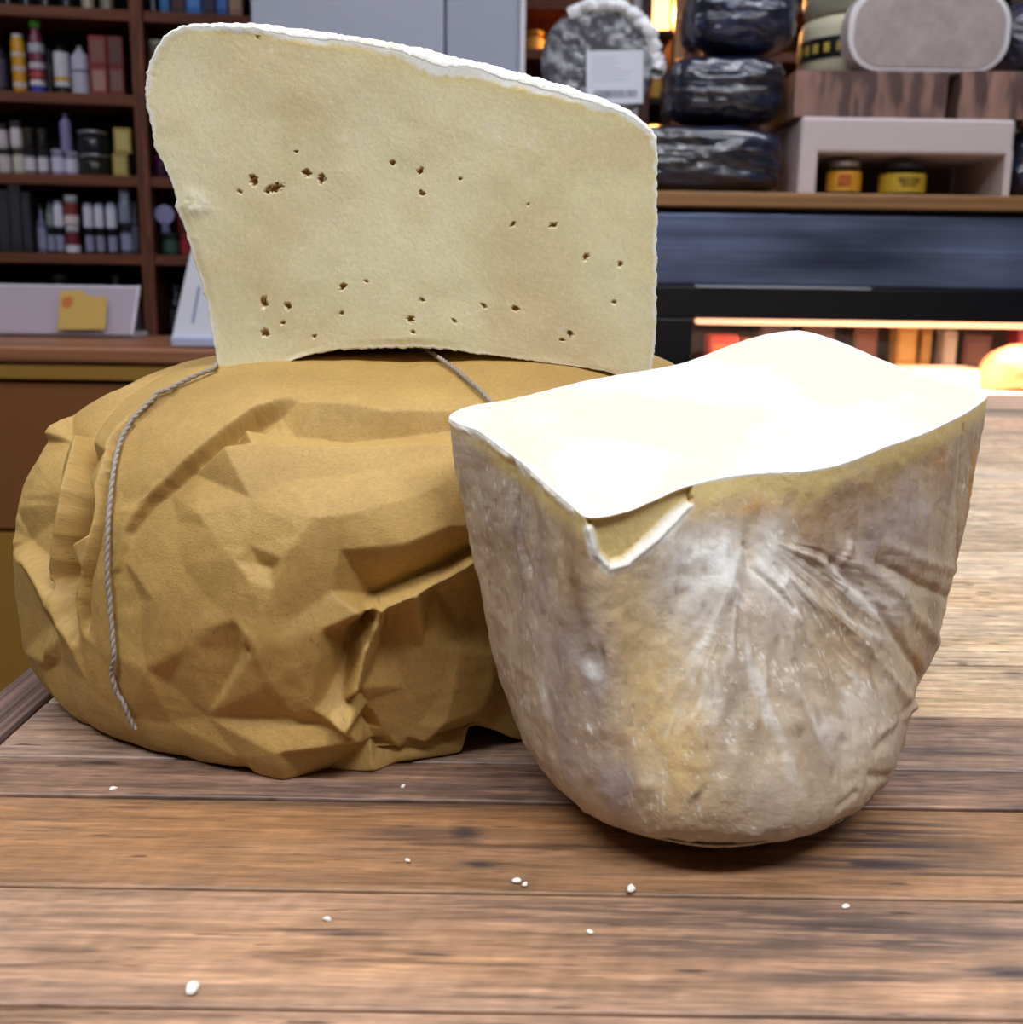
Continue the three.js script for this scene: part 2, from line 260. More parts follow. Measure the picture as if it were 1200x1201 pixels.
  for (const fi of [.02, .08, .92, .98]) for (let e = 0; e < 6; e++) ctl.push([fi * NI + .01 * e, NJ * (.25 + .11 * e), .002 * (h3(e, fi * 100 | 0, 5) - .5)]);
  ctl.push([-2, 0, 0], [NI + 2, .5, 0], [-2.5, NJ, 0], [NI + 2, NJ + .3, 0]);
  const D = new Float32Array(NI * NJ);
  for (const t of delaunay(ctl)) {
    const [a, b, c] = t.map(q => ctl[q]); const x0 = Math.max(0, Math.floor(Math.min(a[0], b[0], c[0]))), x1 = Math.min(NI - 1, Math.ceil(Math.max(a[0], b[0], c[0]))), y0 = Math.max(0, Math.floor(Math.min(a[1], b[1], c[1]))), y1 = Math.min(NJ - 1, Math.ceil(Math.max(a[1], b[1], c[1])));
    const det = (b[1] - c[1]) * (a[0] - c[0]) + (c[0] - b[0]) * (a[1] - c[1]); if (Math.abs(det) < 1e-9) continue;
    for (let y = y0; y <= y1; y++) for (let x = x0; x <= x1; x++) { const u = ((b[1] - c[1]) * (x - c[0]) + (c[0] - b[0]) * (y - c[1])) / det, v = ((c[1] - a[1]) * (x - c[0]) + (a[0] - c[0]) * (y - c[1])) / det, w = 1 - u - v; if (u >= -1e-6 && v >= -1e-6 && w >= -1e-6) D[y * NI + x] = u * a[2] + v * b[2] + w * c[2]; }
  }
  for (let it = 0; it < 1; it++) { const S = D.slice(); for (let j = 1; j < NJ - 1; j++) for (let i = 0; i < NI; i++) { const l = (i + NI - 1) % NI, r = (i + 1) % NI; D[j * NI + i] = (S[j * NI + i] * 4 + (S[j * NI + l] + S[j * NI + r] + S[(j - 1) * NI + i] + S[(j + 1) * NI + i]) * 2 + S[(j - 1) * NI + l] + S[(j - 1) * NI + r] + S[(j + 1) * NI + l] + S[(j + 1) * NI + r]) / 16; } }
  const nrm = gridGeo(NI, NJ, B).attributes.normal, P = [], col = new Float32Array(NI * NJ * 3), uv = new Float32Array(NI * NJ * 2);
  const paper = C('#cca65c'), paper2 = C('#b8924e');
  for (let j = 0; j < NJ; j++) for (let i = 0; i < NI; i++) {
    const k = j * NI + i, b = B[k], t = j / (NJ - 1), side = sstep(.1, .16, t) * (1 - sstep(.9, .97, t));
    const soft = (fbm(b.x * 22, b.y * 22, b.z * 22, 3) - .5) * .003 + (ridge(b.x * 34, b.y * 34, b.z * 34, 3) - .5) * .0013 + (fbm(b.x * 160, b.y * 160, b.z * 160, 2) - .5) * .0004;
    const d = D[k] + soft * side, q = V(b.x + nrm.getX(k) * d, b.y + nrm.getY(k) * d, b.z + nrm.getZ(k) * d); if (q.y < TABLE + .0004) q.y = TABLE + .0004;
    P.push(V(q.x - PK.x, q.y - TABLE, q.z - PK.z));
    const m = clamp(.5 + (fbm(b.x * 30, b.y * 30, b.z * 30, 4) - .5) * 1.6), g = 1 + (noise(b.x * 900, b.y * 900, b.z * 900) - .5) * .06;
    col[3 * k] = mix(paper.r, paper2.r, m) * g; col[3 * k + 1] = mix(paper.g, paper2.g, m) * g; col[3 * k + 2] = mix(paper.b, paper2.b, m) * g;
    uv[2 * k] = pkPhi(i) * .14 / .08; uv[2 * k + 1] = t * .34 / .08;
  }
  const mat = std(0xffffff, .66, { vertexColors: true, map: grainTex(512, 64, .13, 41, .004), bumpMap: fineRelief, bumpScale: .00012 });
  part('paper_wrapping', gridGeo(NI, NJ, P, col, uv), mat, parcel);
  // fills between grid points so that twine can follow the paper
  pkAt = { P, NI, NJ, find: makeFinder(P.map(p => V(p.x + PK.x, p.y + TABLE, p.z + PK.z)), NI, NJ, PK.x ** 2 + PK.z ** 2 + .03), nrm };
  const lift = (k, h) => P[k].clone().add(V(nrm.getX(k), nrm.getY(k), nrm.getZ(k)).multiplyScalar(h));
  const topK = (x, z) => { let best = 0, bd = 1e9; for (let k = (NJ * .55 | 0) * NI; k < NI * NJ; k++) { const dd = (P[k].x + PK.x - x) ** 2 + (P[k].z + PK.z - z) ** 2; if (dd < bd) { bd = dd; best = k; } } return best; };
  const twineMat = std(0xb5a99c, .85, { map: grainTex(128, 32, .25, 91) });
  const twine = (front, back) => {
    const px = new THREE.CatmullRomCurve3(front.map(([x, y]) => V(x, y, 0)), false, 'centripetal'), m = Math.round(px.getLength() / 7), pts = px.getSpacedPoints(m).map(q => lift(pkAt.find(q.x, q.y), .0021));
    for (let it = 0; it < 2; it++) for (let q = 1; q < pts.length - 1; q++) { const a = pts[q - 1].clone().add(pts[q + 1]).multiplyScalar(.5); if (a.lengthSq() > pts[q].lengthSq()) pts[q].lerp(a, .6); }
    for (let it = 0; it < 3; it++) { const o = pts.map(q => q.clone()); for (let q = 1; q < pts.length - 1; q++) pts[q].lerp(o[q - 1].clone().add(o[q + 1]).multiplyScalar(.5), .5); } for (const q of pts) { let best = 0, bd = 1e9; for (let k = NI * (NJ * .1 | 0); k < P.length; k += 2) { const dd = P[k].distanceToSquared(q); if (dd < bd) { bd = dd; best = k; } } const n = V(nrm.getX(best), nrm.getY(best), nrm.getZ(best)), up = q.clone().sub(P[best]).dot(n); if (up < .0016) q.addScaledVector(n, .0016 - up); }
    const f0 = pts[0].clone().add(V(PK.x, 0, PK.z));
    const over = []; for (let e = 1; e <= 6; e++) over.push(lift(topK(mix(f0.x, back[0], e / 6), mix(f0.z, back[1], e / 6)), .0012));
    const last = topK(back[0], back[1]); const li = last % NI, lj = Math.floor(last / NI);
    for (let e = 1; e <= 5; e++) over.push(lift(Math.round(mix(lj, NJ * .16, e / 5)) * NI + li, .0012));
    const curve = new THREE.CatmullRomCurve3([...over.reverse(), ...pts], false, 'centripetal'); const L = curve.getLength(), N = Math.round(L / .0009);
    const fr = curve.computeFrenetFrames(N), strands = [];
    for (let s = 0; s < 2; s++) { const v = []; for (let e = 0; e <= N; e++) { const a = e * .9 + s * Math.PI, c = curve.getPointAt(e / N); v.push(c.addScaledVector(fr.normals[e], Math.cos(a) * .00034).addScaledVector(fr.binormals[e], Math.sin(a) * .00034)); } strands.push(new THREE.TubeGeometry(new THREE.CatmullRomCurve3(v), N, .0007, 6)); }
    part('twine', strands, twineMat, parcel, 'thin grey twisted twine');
  };
  twine([[250, 439], [225, 449], [195, 466], [165, 490], [146, 518], [137, 560], [132, 610], [131, 660], [133, 700], [137, 750], [143, 790], [152, 830], [163, 851]], [-.15, -.655]);
  twine([[497, 414], [520, 428], [545, 448], [572, 472], [605, 510], [640, 570]], [-.10, -.66]);
}

// ---------------------------------------------------------------- upper cheese: a slab standing on the parcel
{
  const Z = -0.472, TH = 0.085;
  const O = [[258, 443], [252, 412], [245, 372], [236, 332], [224, 298], [217, 272], [212, 256], [205, 243], [207, 233], [200, 214], [190, 190], [180, 172], [177, 152], [170, 126], [168, 100], [172, 78], [180, 58], [192, 40], [207, 29], [225, 25], [255, 23], [290, 23], [330, 27], [380, 33], [430, 41], [480, 50], [530, 62], [580, 74], [630, 87], [680, 102], [715, 115], [742, 129], [758, 142], [767, 152], [771, 165], [772, 220], [771, 290], [771, 350], [769, 400], [765, 437], [745, 442], [726, 440], [700, 434], [650, 427], [600, 420], [560, 415], [520, 410], [480, 408], [440, 409], [400, 410], [370, 415], [340, 424], [312, 435], [290, 441]].map(([x, y]) => onZ(x, y, Z)).map(p => [p.x, p.y]);
  const M = 860, dense = new THREE.CatmullRomCurve3(O.map(p => V(p[0], p[1], 0)), true, 'catmullrom', .25).getSpacedPoints(M).slice(0, M);
  const cx = onZ(480, 240, Z).x, cy = onZ(480, 240, Z).y;
  const ragged = dense.map((p, i) => { const a = i / M * Math.PI * 2, k = .0011 * (fbm(Math.cos(a) * 26, Math.sin(a) * 26, 3, 3) - .5) + .0008 * (noise(Math.cos(a) * 90, Math.sin(a) * 90, 5) - .5); const d = V(p.x - cx, p.y - cy, 0).normalize(); return V(p.x + d.x * k, p.y + d.y * k, 0); });
  const onTop = ragged.map((p, i) => { const q = proj(p.x, p.y, Z); return (1 - sstep(90, 190, q[1])) * (.15 + .85 * sstep(180, 260, q[0])); });
  // rings: face centre -> edge -> rounded shoulder -> back edge -> back centre
  const rings = []; const NF = 230; for (let e = 0; e <= NF; e++) { const u = e / NF; rings.push({ s: u, in: 0, z: 0, face: 1 }); }
  const NB = 14; for (let e = 1; e <= NB; e++) { const a = e / NB * Math.PI / 2; rings.push({ s: 1, in: -Math.sin(a), z: -(1 - Math.cos(a)), bev: 1 }); }
  for (let e = 1; e <= 24; e++) rings.push({ s: 1, in: -1, z: -1, back: e / 24 });
  const base = V(cx, TABLE + PK.H - .008, Z - TH / 2);
  const pits = [[298, 213, 5, 7], [322, 221, 11, 5], [360, 203, 6, 4], [377, 210, 4, 7], [493, 200, 5, 4], [495, 227, 3, 4], [602, 263, 5, 2.5], [649, 264, 5, 3], [687, 301, 5, 3.5], [728, 310, 3, 4], [310, 356, 5, 7], [338, 359, 4, 5], [311, 391, 6, 4], [332, 379, 3, 2.5], [403, 336, 5, 3.5], [401, 367, 3, 2.5], [482, 375, 4, 4], [485, 389, 3, 3], [495, 352, 3, 2.5], [568, 359, 4, 2.5], [604, 362, 4, 3], [533, 377, 4, 2.5], [669, 392, 3, 4], [460, 191, 3, 3], [369, 394, 3, 2.5], [660, 399, 3, 2.5], [302, 44, 2, 2], [281, 225, 4, 2], [347, 178, 3, 2], [540, 210, 2, 2], [620, 240, 2, 2], [430, 330, 2.5, 2], [720, 355, 3, 2]].map(([x, y, a, b], i) => { const p = onZ(x, y, Z); return { x: p.x, y: p.y, a: a * .00032, b: b * .00032, d: Math.min(a, b) * .00045, t: (h3(i, 7, 1) - .5) * 1.6 }; });
  const P = [], NI = M, NJ = rings.length, col = new Float32Array(NI * NJ * 3), uv = new Float32Array(NI * NJ * 2);
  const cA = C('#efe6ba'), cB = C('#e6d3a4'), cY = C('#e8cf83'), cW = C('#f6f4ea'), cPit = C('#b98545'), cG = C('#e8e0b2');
  const k0 = (px, py) => { const p = onZ(px, py, Z); return [p.x, p.y]; };
  const notch = k0(228, 240), stainA = k0(205, 175);
  for (let j = 0; j < NJ; j++) { const r = rings[j]; for (let i = 0; i < NI; i++) {
    const k = j * NI + i, e = ragged[i], top = onTop[i], R = mix(.0012, .0085 + .006 * (noise(Math.cos(i / M * 6.2832) * 7, Math.sin(i / M * 6.2832) * 7, 3) - .4), top), RD = mix(.0016, .008, top);
    let x, y, z; const rad = Math.hypot(e.x - cx, e.y - cy), ux = (e.x - cx) / rad, uy = (e.y - cy) / rad;
    const edgeX = e.x - ux * R * .55, edgeY = e.y - uy * R * .55;
    if (r.face) { x = mix(cx, edgeX, r.s); y = mix(cy, edgeY, r.s); z = Z; }
    else if (r.bev) { x = edgeX + ux * R * .55 * -r.in; y = edgeY + uy * R * .55 * -r.in; z = Z + RD * r.z; }
    else { const q = r.back, body = Math.min(1, q / .62), sh = q > .62 ? 1 - (q - .62) / .38 : 1; x = mix(cx, e.x, sh * (1 - .06 * body)); y = mix(cy, e.y, sh * (1 - .06 * body * (uy < 0 ? .0 : 1))); z = Z - RD - (TH - RD) * body - .004 * (1 - sh); }
    const n1 = fbm(x * 36, y * 36, z * 36 + 4, 4), n2 = fbm(x * 240, y * 240, z * 240, 3), cutLine = fbm(x * 20, y * 14, 9, 3);
    const toEdge = r.face ? (1 - r.s) * rad : 0;
    let pit = 0;
    if (r.face) {
      z += sstep(0, .004, toEdge) * ((fbm(x * 24, y * 24, 1, 3) - .5) * .0026 + (n2 - .5) * .00022) + (noise(x * 900, y * 900, 2) - .5) * .00006;
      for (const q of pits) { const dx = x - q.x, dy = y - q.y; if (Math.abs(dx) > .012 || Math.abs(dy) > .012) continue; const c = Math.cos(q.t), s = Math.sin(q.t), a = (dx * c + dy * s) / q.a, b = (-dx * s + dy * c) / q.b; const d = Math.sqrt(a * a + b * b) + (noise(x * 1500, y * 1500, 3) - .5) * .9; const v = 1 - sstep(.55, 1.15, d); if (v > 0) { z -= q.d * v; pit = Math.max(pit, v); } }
      const dn = Math.hypot(x - notch[0], (y - notch[1]) * 1.5); z += .0012 * Math.exp(-((dn / .006) ** 2)) * n2 * 2;
    } else { const nn = (n2 - .5) * .0009 * (r.bev ? -r.in : 1); x += ux * nn; y += uy * nn; }
    P.push(V(x - base.x, y - base.y, z - base.z));
    const tone = sstep(.36, .66, n1 * .45 + cutLine * .55 + (x - cx) * 1.1 + (y - cy) * 1.2 + .02);
    let cr = mix(cA.r, cB.r, tone), cg = mix(cA.g, cB.g, tone), cb = mix(cA.b, cB.b, tone);
    const put = (c, a) => { cr = mix(cr, c.r, a); cg = mix(cg, c.g, a); cb = mix(cb, c.b, a); };
    if (r.face) {
      put(cG, .5 * sstep(.5, .7, fbm(x * 60, y * 60, 12, 3)));
      if (top > .02) { put(cY, top * .75 * (1 - sstep(.001, .010, toEdge + (n1 - .5) * .006))); }
      put(cW, mix(.8, 1, top) * (1 - sstep(0, mix(.0012, .003, top), toEdge + (n2 - .5) * .004 + (n1 - .5) * .006 * top - .0012 * top)));
      put(cW, .8 * Math.exp(-((Math.hypot(x - notch[0], (y - notch[1]) * 1.6) / .0055) ** 2)) * sstep(.35, .6, n2));
      put(cW, .25 * sstep(.76, .82, fbm(x * 420, y * 420, 15, 2)));
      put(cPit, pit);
    } else { put(cW, .92); put(C('#d9c9a0'), .35 * sstep(.55, .7, n1)); }
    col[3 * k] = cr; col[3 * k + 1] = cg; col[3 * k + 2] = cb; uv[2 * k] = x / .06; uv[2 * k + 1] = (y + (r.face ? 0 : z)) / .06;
  } }
  const t = thing('cheese_slab', 'pale yellow slab of cheese standing upright on the paper parcel', 'cheese', [base.x, base.y, base.z]);
  const mat = phys(0xffffff, .5, { vertexColors: true, map: grainTex(512, 64, .08, 61), bumpMap: fineRelief, bumpScale: .00007 });
  const g = gridGeo(NI, NJ, P, col, uv); const split = (NF + 1);
  const tri = NI * 6, all = g.index.array;
  const faceG = g.clone(), rindG = g.clone(); faceG.setIndex(Array.from(all.slice(0, tri * NF))); rindG.setIndex(Array.from(all.slice(tri * NF)));
  part('cut_face', faceG, mat, t, 'smooth pale yellow cut face with small holes');
  part('rind', rindG, std(0xffffff, .75, { vertexColors: true, bumpMap: fineRelief, bumpScale: .0003 }), t, 'white bloomy rind');
}

// ---------------------------------------------------------------- front cheese: chunk with rounded rind base and sloping cut top
{
  const pl = { y0: EYE - .0678, z0: .318, k: .33 };                       // top plane: y = y0 + k * (-z - z0)
  const nP = V(0, 1, pl.k), dP = pl.y0 - pl.k * pl.z0;                    // y + k z = d
  const O = [[527, 489], [545, 478], [600, 468], [690, 446], [760, 434], [800, 426], [865, 402], [905, 391], [940, 388], [975, 397], [1040, 424], [1100, 445], [1145, 455], [1158, 463], [1150, 473], [1132, 485], [1085, 508], [1040, 524], [985, 545], [940, 553], [880, 556], [840, 562], [805, 571], [765, 588], [735, 600], [690, 607], [668, 591], [640, 567], [615, 545], [588, 525], [560, 505], [537, 497]].map(([x, y]) => onPlane(x, y, nP, dP));
  const NI = 900, curve = new THREE.CatmullRomCurve3(O, true, 'centripetal');
  // more points on the faces that can be seen
  const Lp = curve.getSpacedPoints(4000).slice(0, 4000), wgt = Lp.map(p => { const [x, y] = proj(p.x, p.y, p.z); return (y > 470 || x < 545 || x > 1125) ? 3 : 1; });
  const cum = [0]; for (let i = 0; i < 4000; i++) cum.push(cum[i] + wgt[i]);
  const T = []; for (let i = 0, q = 0; i < NI; i++) { const s = i / NI * cum[4000]; while (cum[q + 1] <= s) q++; T.push(Lp[q].clone()); }
  const Bc = V(.066, 0, -.378);
  const NJT = 56, NJS = 320, NJ = NJT + NJS;
  const topC = onPlane(850, 480, nP, dP);
  const base = V(Bc.x, TABLE, Bc.z);
  const raw = [];
  for (let j = 0; j < NJS; j++) { const v0 = j / (NJS - 1), v = v0 < .9 ? v0 / .9 * .93 : v0; for (let i = 0; i < NI; i++) {
    const t = T[i], h = t.y - TABLE, tx = t.x - Bc.x, tz = t.z - Bc.z, a = Math.atan2(tz, tx), ca = Math.cos(a), sa = Math.sin(a);
    const ax = ca < 0 ? .062 : .084, az = sa > 0 ? .083 : .05, re = 1 / Math.sqrt((ca / ax) ** 2 + (sa / az) ** 2);
    const vv = Math.min(v, .9999), w = Math.pow(vv, ca > 0 ? mix(1.15, 2.1, ca) : 1.15), rd = Math.pow(1 - Math.pow(vv, 10), .45);
    raw.push(V(Bc.x + mix(tx, ca * re, w) * rd, TABLE + h * (1 - (v >= .9999 ? 1 : v)), Bc.z + mix(tz, sa * re, w) * rd));
  } }
  const nrm = gridGeo(NI, NJS, raw).attributes.normal;
  const find = makeFinder(raw, NI, NJS, Bc.x ** 2 + Bc.z ** 2 + .01);
  const at = (x, y) => raw[find(x, y)];
  const S = .30 / 1000;                                                   // metres for a pixel on this cheese
  // marks on the rind: x, y, radius across, radius along, lean, colour, strength
  const cYel = C('#d3b379'), cPaste = C('#ead38c'), cGrey = C('#b9a893'), cBrown = C('#a5845c'), cWhite = C('#efeee6'), cLilac = C('#ab9c98'), cDark = C('#6e5a45'), cOr = C('#c98f3c');
  const marks = [
    [760, 760, 38, 90, .05, cYel, .6], [770, 860, 45, 70, .1, cYel, .6], [745, 700, 30, 50, 0, cYel, .6], [800, 900, 30, 40, 0, cYel, .5], [720, 640, 20, 25, 0, cYel, .8],
    [790, 690, 40, 45, .2, cWhite, .35], [830, 660, 50, 28, -.3, cWhite, .5], [860, 660, 25, 30, .1, cWhite, .6], [920, 690, 28, 45, -.4, cWhite, .75], [900, 640, 14, 30, -.3, cWhite, .7], [840, 720, 25, 18, .2, cWhite, .35], [905, 590, 10, 16, .4, cWhite, .8], [880, 720, 40, 20, 0, cBrown, .4],
    [1000, 640, 60, 40, 0, cLilac, .6], [1080, 600, 50, 60, 0, cLilac, .55], [960, 620, 40, 35, 0, cBrown, .55], [1040, 560, 40, 20, 0, cBrown, .45], [1100, 540, 25, 30, 0, cOr, .4], [985, 600, 45, 25, .2, cBrown, .5],
    [890, 590, 26, 14, 0, cOr, .6], [930, 580, 40, 14, 0, cYel, .7], [860, 575, 30, 14, 0, cYel, .85], [820, 590, 26, 14, 0, cYel, .7], [1000, 560, 45, 10, -.3, cYel, .5],
    [600, 620, 40, 70, .2, cLilac, .6], [640, 740, 35, 80, .2, cLilac, .6], [690, 780, 22, 50, .2, cLilac, .75], [670, 880, 30, 50, .3, cLilac, .6], [720, 920, 28, 30, .4, cLilac, .7], [590, 570, 20, 50, .2, cGrey, .6], [670, 680, 14, 40, .2, cBrown, .5], [605, 600, 4, 55, -.12, cDark, .6], [690, 640, 10, 40, .3, cBrown, .6],
    [860, 840, 18, 70, -.2, cGrey, .7], [930, 760, 25, 60, -.1, cGrey, .5], [830, 960, 60, 18, 0, cBrown, .5], [900, 940, 40, 40, 0, cGrey, .6], [1000, 860, 40, 50, 0, cGrey, .4], [1080, 760, 20, 30, 0, cBrown, .6], [1085, 785, 8, 20, .5, cOr, .6], [1145, 560, 6, 40, 0, cOr, .8], [1140, 620, 5, 40, 0, cOr, .8], [815, 935, 3, 12, -.7, cDark, .9], [705, 760, 2.5, 14, .3, cDark, .7],
    [640, 820, 8, 28, .4, cWhite, .7], [695, 790, 8, 16, .3, cWhite, .6], [555, 545, 6, 16, .1, cWhite, .6], [563, 580, 4, 14, .4, cWhite, .6],
  ].map(([x, y, a, b, t, c, s]) => { const k = find(x, y), p = raw[k], L = Math.hypot(nrm.getX(k), nrm.getZ(k)) || 1; return { p, ux: nrm.getZ(k) / L, uz: -nrm.getX(k) / L, a: a * S, b: b * S, t, c, s }; });
  // folds of the rind: polylines (x, y), depth mm, half width px
  const folds = [
    [[[600, 545], [606, 600], [612, 650], [618, 668]], -1.6, 6], [[[875, 640], [880, 665], [905, 690], [930, 715]], -1.2, 4], [[[868, 650], [840, 720], [830, 800], [815, 900]], .8, 9],
    [[[890, 670], [900, 760], [880, 860], [850, 930]], .9, 10], [[[905, 680], [925, 760], [935, 850]], .8, 10], [[[915, 690], [960, 770], [985, 860]], .8, 9], [[[925, 680], [1000, 740], [1050, 800], [1080, 830]], 1.2, 8], [[[980, 660], [1040, 730], [1090, 795]], -1.8, 7], [[[1000, 655], [1060, 700], [1110, 760]], 1.2, 9],
    [[[1030, 660], [1080, 685], [1132, 708]], -1.6, 6], [[[1040, 640], [1090, 660], [1135, 672]], 1.0, 8], [[[1100, 800], [1060, 840], [1025, 880]], -1.0, 7], [[[1080, 830], [1030, 860]], .9, 6], [[[700, 690], [715, 760], [720, 850], [745, 930]], -.9, 10], [[[700, 690], [712, 760], [722, 850], [752, 925]], 2.2, 15], [[[672, 690], [684, 760], [694, 850]], -1.0, 10], [[[640, 600], [665, 700], [670, 800]], .8, 14], [[[960, 650], [945, 720], [950, 800]], -.6, 6],
    [[[1000, 640], [985, 670], [992, 690]], 1.0, 5], [[[1020, 910], [1045, 912]], -1.2, 6], [[[985, 945], [1005, 930]], -.8, 5],
    [[[1131, 500], [1130, 560], [1128, 620], [1130, 680]], -.7, 3],
  ].map(([poly, d, w]) => { const pts = []; for (let q = 0; q < poly.length - 1; q++) { const L = Math.hypot(poly[q + 1][0] - poly[q][0], poly[q + 1][1] - poly[q][1]), m = Math.ceil(L / 6); for (let e = 0; e <= m; e++) pts.push(at(mix(poly[q][0], poly[q + 1][0], e / m), mix(poly[q][1], poly[q + 1][1], e / m))); } const fine = []; for (let q = 0; q < pts.length - 1; q++) { const L = pts[q].distanceTo(pts[q + 1]), m = L > .02 ? 1 : Math.ceil(L / .0012); for (let e = 0; e < m; e++) fine.push(pts[q].clone().lerp(pts[q + 1], e / m)); } pts.length = 0; pts.push(...fine); return { pts, d: d / 1000, w: w * S, box: new THREE.Box3().setFromPoints(pts).expandByScalar(w * S * 3) }; });
  const fan = at(872, 636);
  // the chip broken from the corner of the rim
  const chipPoly = [[684, 600], [697, 638], [704, 655], [716, 668], [735, 662], [758, 642], [785, 615], [812, 590], [812, 560], [690, 580]];
  const inChip = (x, y) => { let c = false; for (let i = 0, j = chipPoly.length - 1; i < chipPoly.length; j = i++) { const [a, b] = chipPoly[i], [d, e] = chipPoly[j]; if ((b > y) !== (e > y) && x < (d - a) * (y - b) / (e - b) + a) c = !c; } return c; };
  const chipEdge = [[690, 622], [700, 650], [716, 668], [735, 662], [758, 642], [785, 615], [808, 594]].map(([x, y]) => at(x, y));
  const chipLine = []; for (let q = 0; q < chipEdge.length - 1; q++) for (let e = 0; e < 40; e++) chipLine.push(chipEdge[q].clone().lerp(chipEdge[q + 1], e / 40));
  const chipBox = new THREE.Box3().setFromPoints(chipLine).expandByScalar(.006);
  const P = [], col = new Float32Array(NI * NJ * 3), uv = new Float32Array(NI * NJ * 2);
  const topA = C('#e8e5d2'), topB = C('#e2ddc2'), rindA = C('#c3af92'), rindB = C('#a6917a');
  // top: rings from the middle out to the rim
  for (let j = 0; j < NJT; j++) { const s = j / (NJT - 1); for (let i = 0; i < NI; i++) {
    const t = T[i], k = j * NI + i, x = mix(topC.x, t.x, s), z = mix(topC.z, t.z, s), y0 = mix(topC.y, t.y, s), rad = Math.hypot(t.x - topC.x, t.z - topC.z), toEdge = (1 - s) * rad;
    const y = y0 + (fbm(x * 26, z * 26, 2, 3) - .5) * .004 * sstep(0, .02, toEdge) + (noise(x * 500, z * 500) - .5) * .0003;
    P.push(V(x - base.x, y - base.y, z - base.z));
    const m = fbm(x * 34, z * 34, 7, 3), e = 1 - sstep(.0004, .002, toEdge + (noise(x * 300, z * 300, 4) - .5) * .002);
    for (let q = 0; q < 3; q++) { const c = ['r', 'g', 'b'][q]; col[3 * k + q] = mix(mix(topA[c], topB[c], sstep(.4, .62, m)), cWhite[c], e * .8); }
    uv[2 * k] = x / .06; uv[2 * k + 1] = z / .06;
  } }
  for (let j = 0; j < NJS; j++) for (let i = 0; i < NI; i++) {
    const kr = j * NI + i, k = (j + NJT) * NI + i, p = raw[kr], v = j / (NJS - 1), depth = T[i].y - p.y;
    const n1 = fbm(p.x * 45, p.y * 45, p.z * 45, 4), n2 = fbm(p.x * 300, p.y * 300, p.z * 300, 3), streak = fbm(p.x * 150, p.y * 26, p.z * 150, 3), weave = noise(p.x * 1100, p.y * 1100, p.z * 1100);
    const skin = sstep(.002, .012, depth);
    const calm = 1 - sstep(.82, .95, v); let d = ((n1 - .5) * .005 + (streak - .5) * .0028) * skin * calm + (n2 - .5) * .00035 + (weave - .5) * .00012;
    for (const f of folds) if (f.box.containsPoint(p)) { let m = 1e9; for (const q of f.pts) { const dd = q.distanceToSquared(p); if (dd < m) m = dd; } d += f.d * calm * Math.exp(-m / (f.w * f.w)); }
    // cloth gathers fanning out below the knot mark
    const gx = p.x - fan.x, gy = fan.y - p.y, gr = Math.hypot(gx, gy); let pleat = 0, pw = 0; if (p.z > Bc.z && gr > .003 && gr < .085 && gy > -.012) { const ang = Math.atan2(gx, gy + .004); pw = sstep(.005, .03, gr) * (1 - sstep(.05, .085, gr)) * sstep(-.62, -.35, ang) * (1 - sstep(1.1, 1.5, ang)); pleat = fbm(ang * 13 + 20 + 3 * fbm(gr * 40, ang * 3, 8, 2), gr * 45, 3, 3) - .5; d += pleat * .003 * pw * calm; }
    let cr = mix(rindA.r, rindB.r, clamp((streak - .35) * 3)), cg = mix(rindA.g, rindB.g, clamp((streak - .35) * 3)), cb = mix(rindA.b, rindB.b, clamp((streak - .35) * 3));
    const put = (c, a) => { cr = mix(cr, c.r, a); cg = mix(cg, c.g, a); cb = mix(cb, c.b, a); };
    put(cGrey, .5 * sstep(.45, .65, n1)); put(cWhite, pw * .55 * sstep(.04, .2, pleat)); put(cBrown, pw * .4 * sstep(.04, .2, -pleat));
    for (const m of marks) { const dx = p.x - m.p.x, dy = p.y - m.p.y, dz = p.z - m.p.z, R = Math.max(m.a, m.b) * 2.2; if (Math.abs(dx) > R || Math.abs(dy) > R || Math.abs(dz) > R) continue; const hx = dx * m.ux + dz * m.uz, c = Math.cos(m.t), s = Math.sin(m.t), qa = (hx * c + dy * s) / m.a, qb = (-hx * s + dy * c) / m.b; const g = Math.exp(-(qa * qa + qb * qb) * .8) * m.s; put(m.c, clamp(g * (.45 + 1.1 * sstep(.3, .68, streak * .5 + n2 * .5)))); }
    // paste showing below the rim
    put(cPaste, .85 * (1 - sstep(.0015, .0100, depth + (n1 - .5) * .012)));
    // white flecks of mould, drawn out along the cloth lines
    const fl = fbm(p.x * 1200 + p.y * 400, p.y * 340, p.z * 1200, 2); put(cWhite, .5 * sstep(.68, .80, fl) * sstep(.42, .6, fbm(p.x * 40, p.y * 40, p.z * 40 + 3, 3)) * skin);
    put(cDark, .3 * sstep(.81, .85, fbm(p.x * 420, p.y * 160, p.z * 420 + 9, 2)) * skin);
    const leftRim = T[i].z > -.388 && T[i].x < .0185 ? 1 : 0, lw = leftRim ? .0026 : .0007; put(cWhite, .85 * (1 - sstep(lw * .4, lw * 1.3, depth + (n2 - .5) * lw * 1.6))); if (leftRim) d += .0011 * (n2 - .2) * (1 - sstep(lw * .5, lw * 1.4, depth));
    const [sx, sy] = chipBox.containsPoint(p) ? proj(p.x, p.y, p.z) : [0, 0];
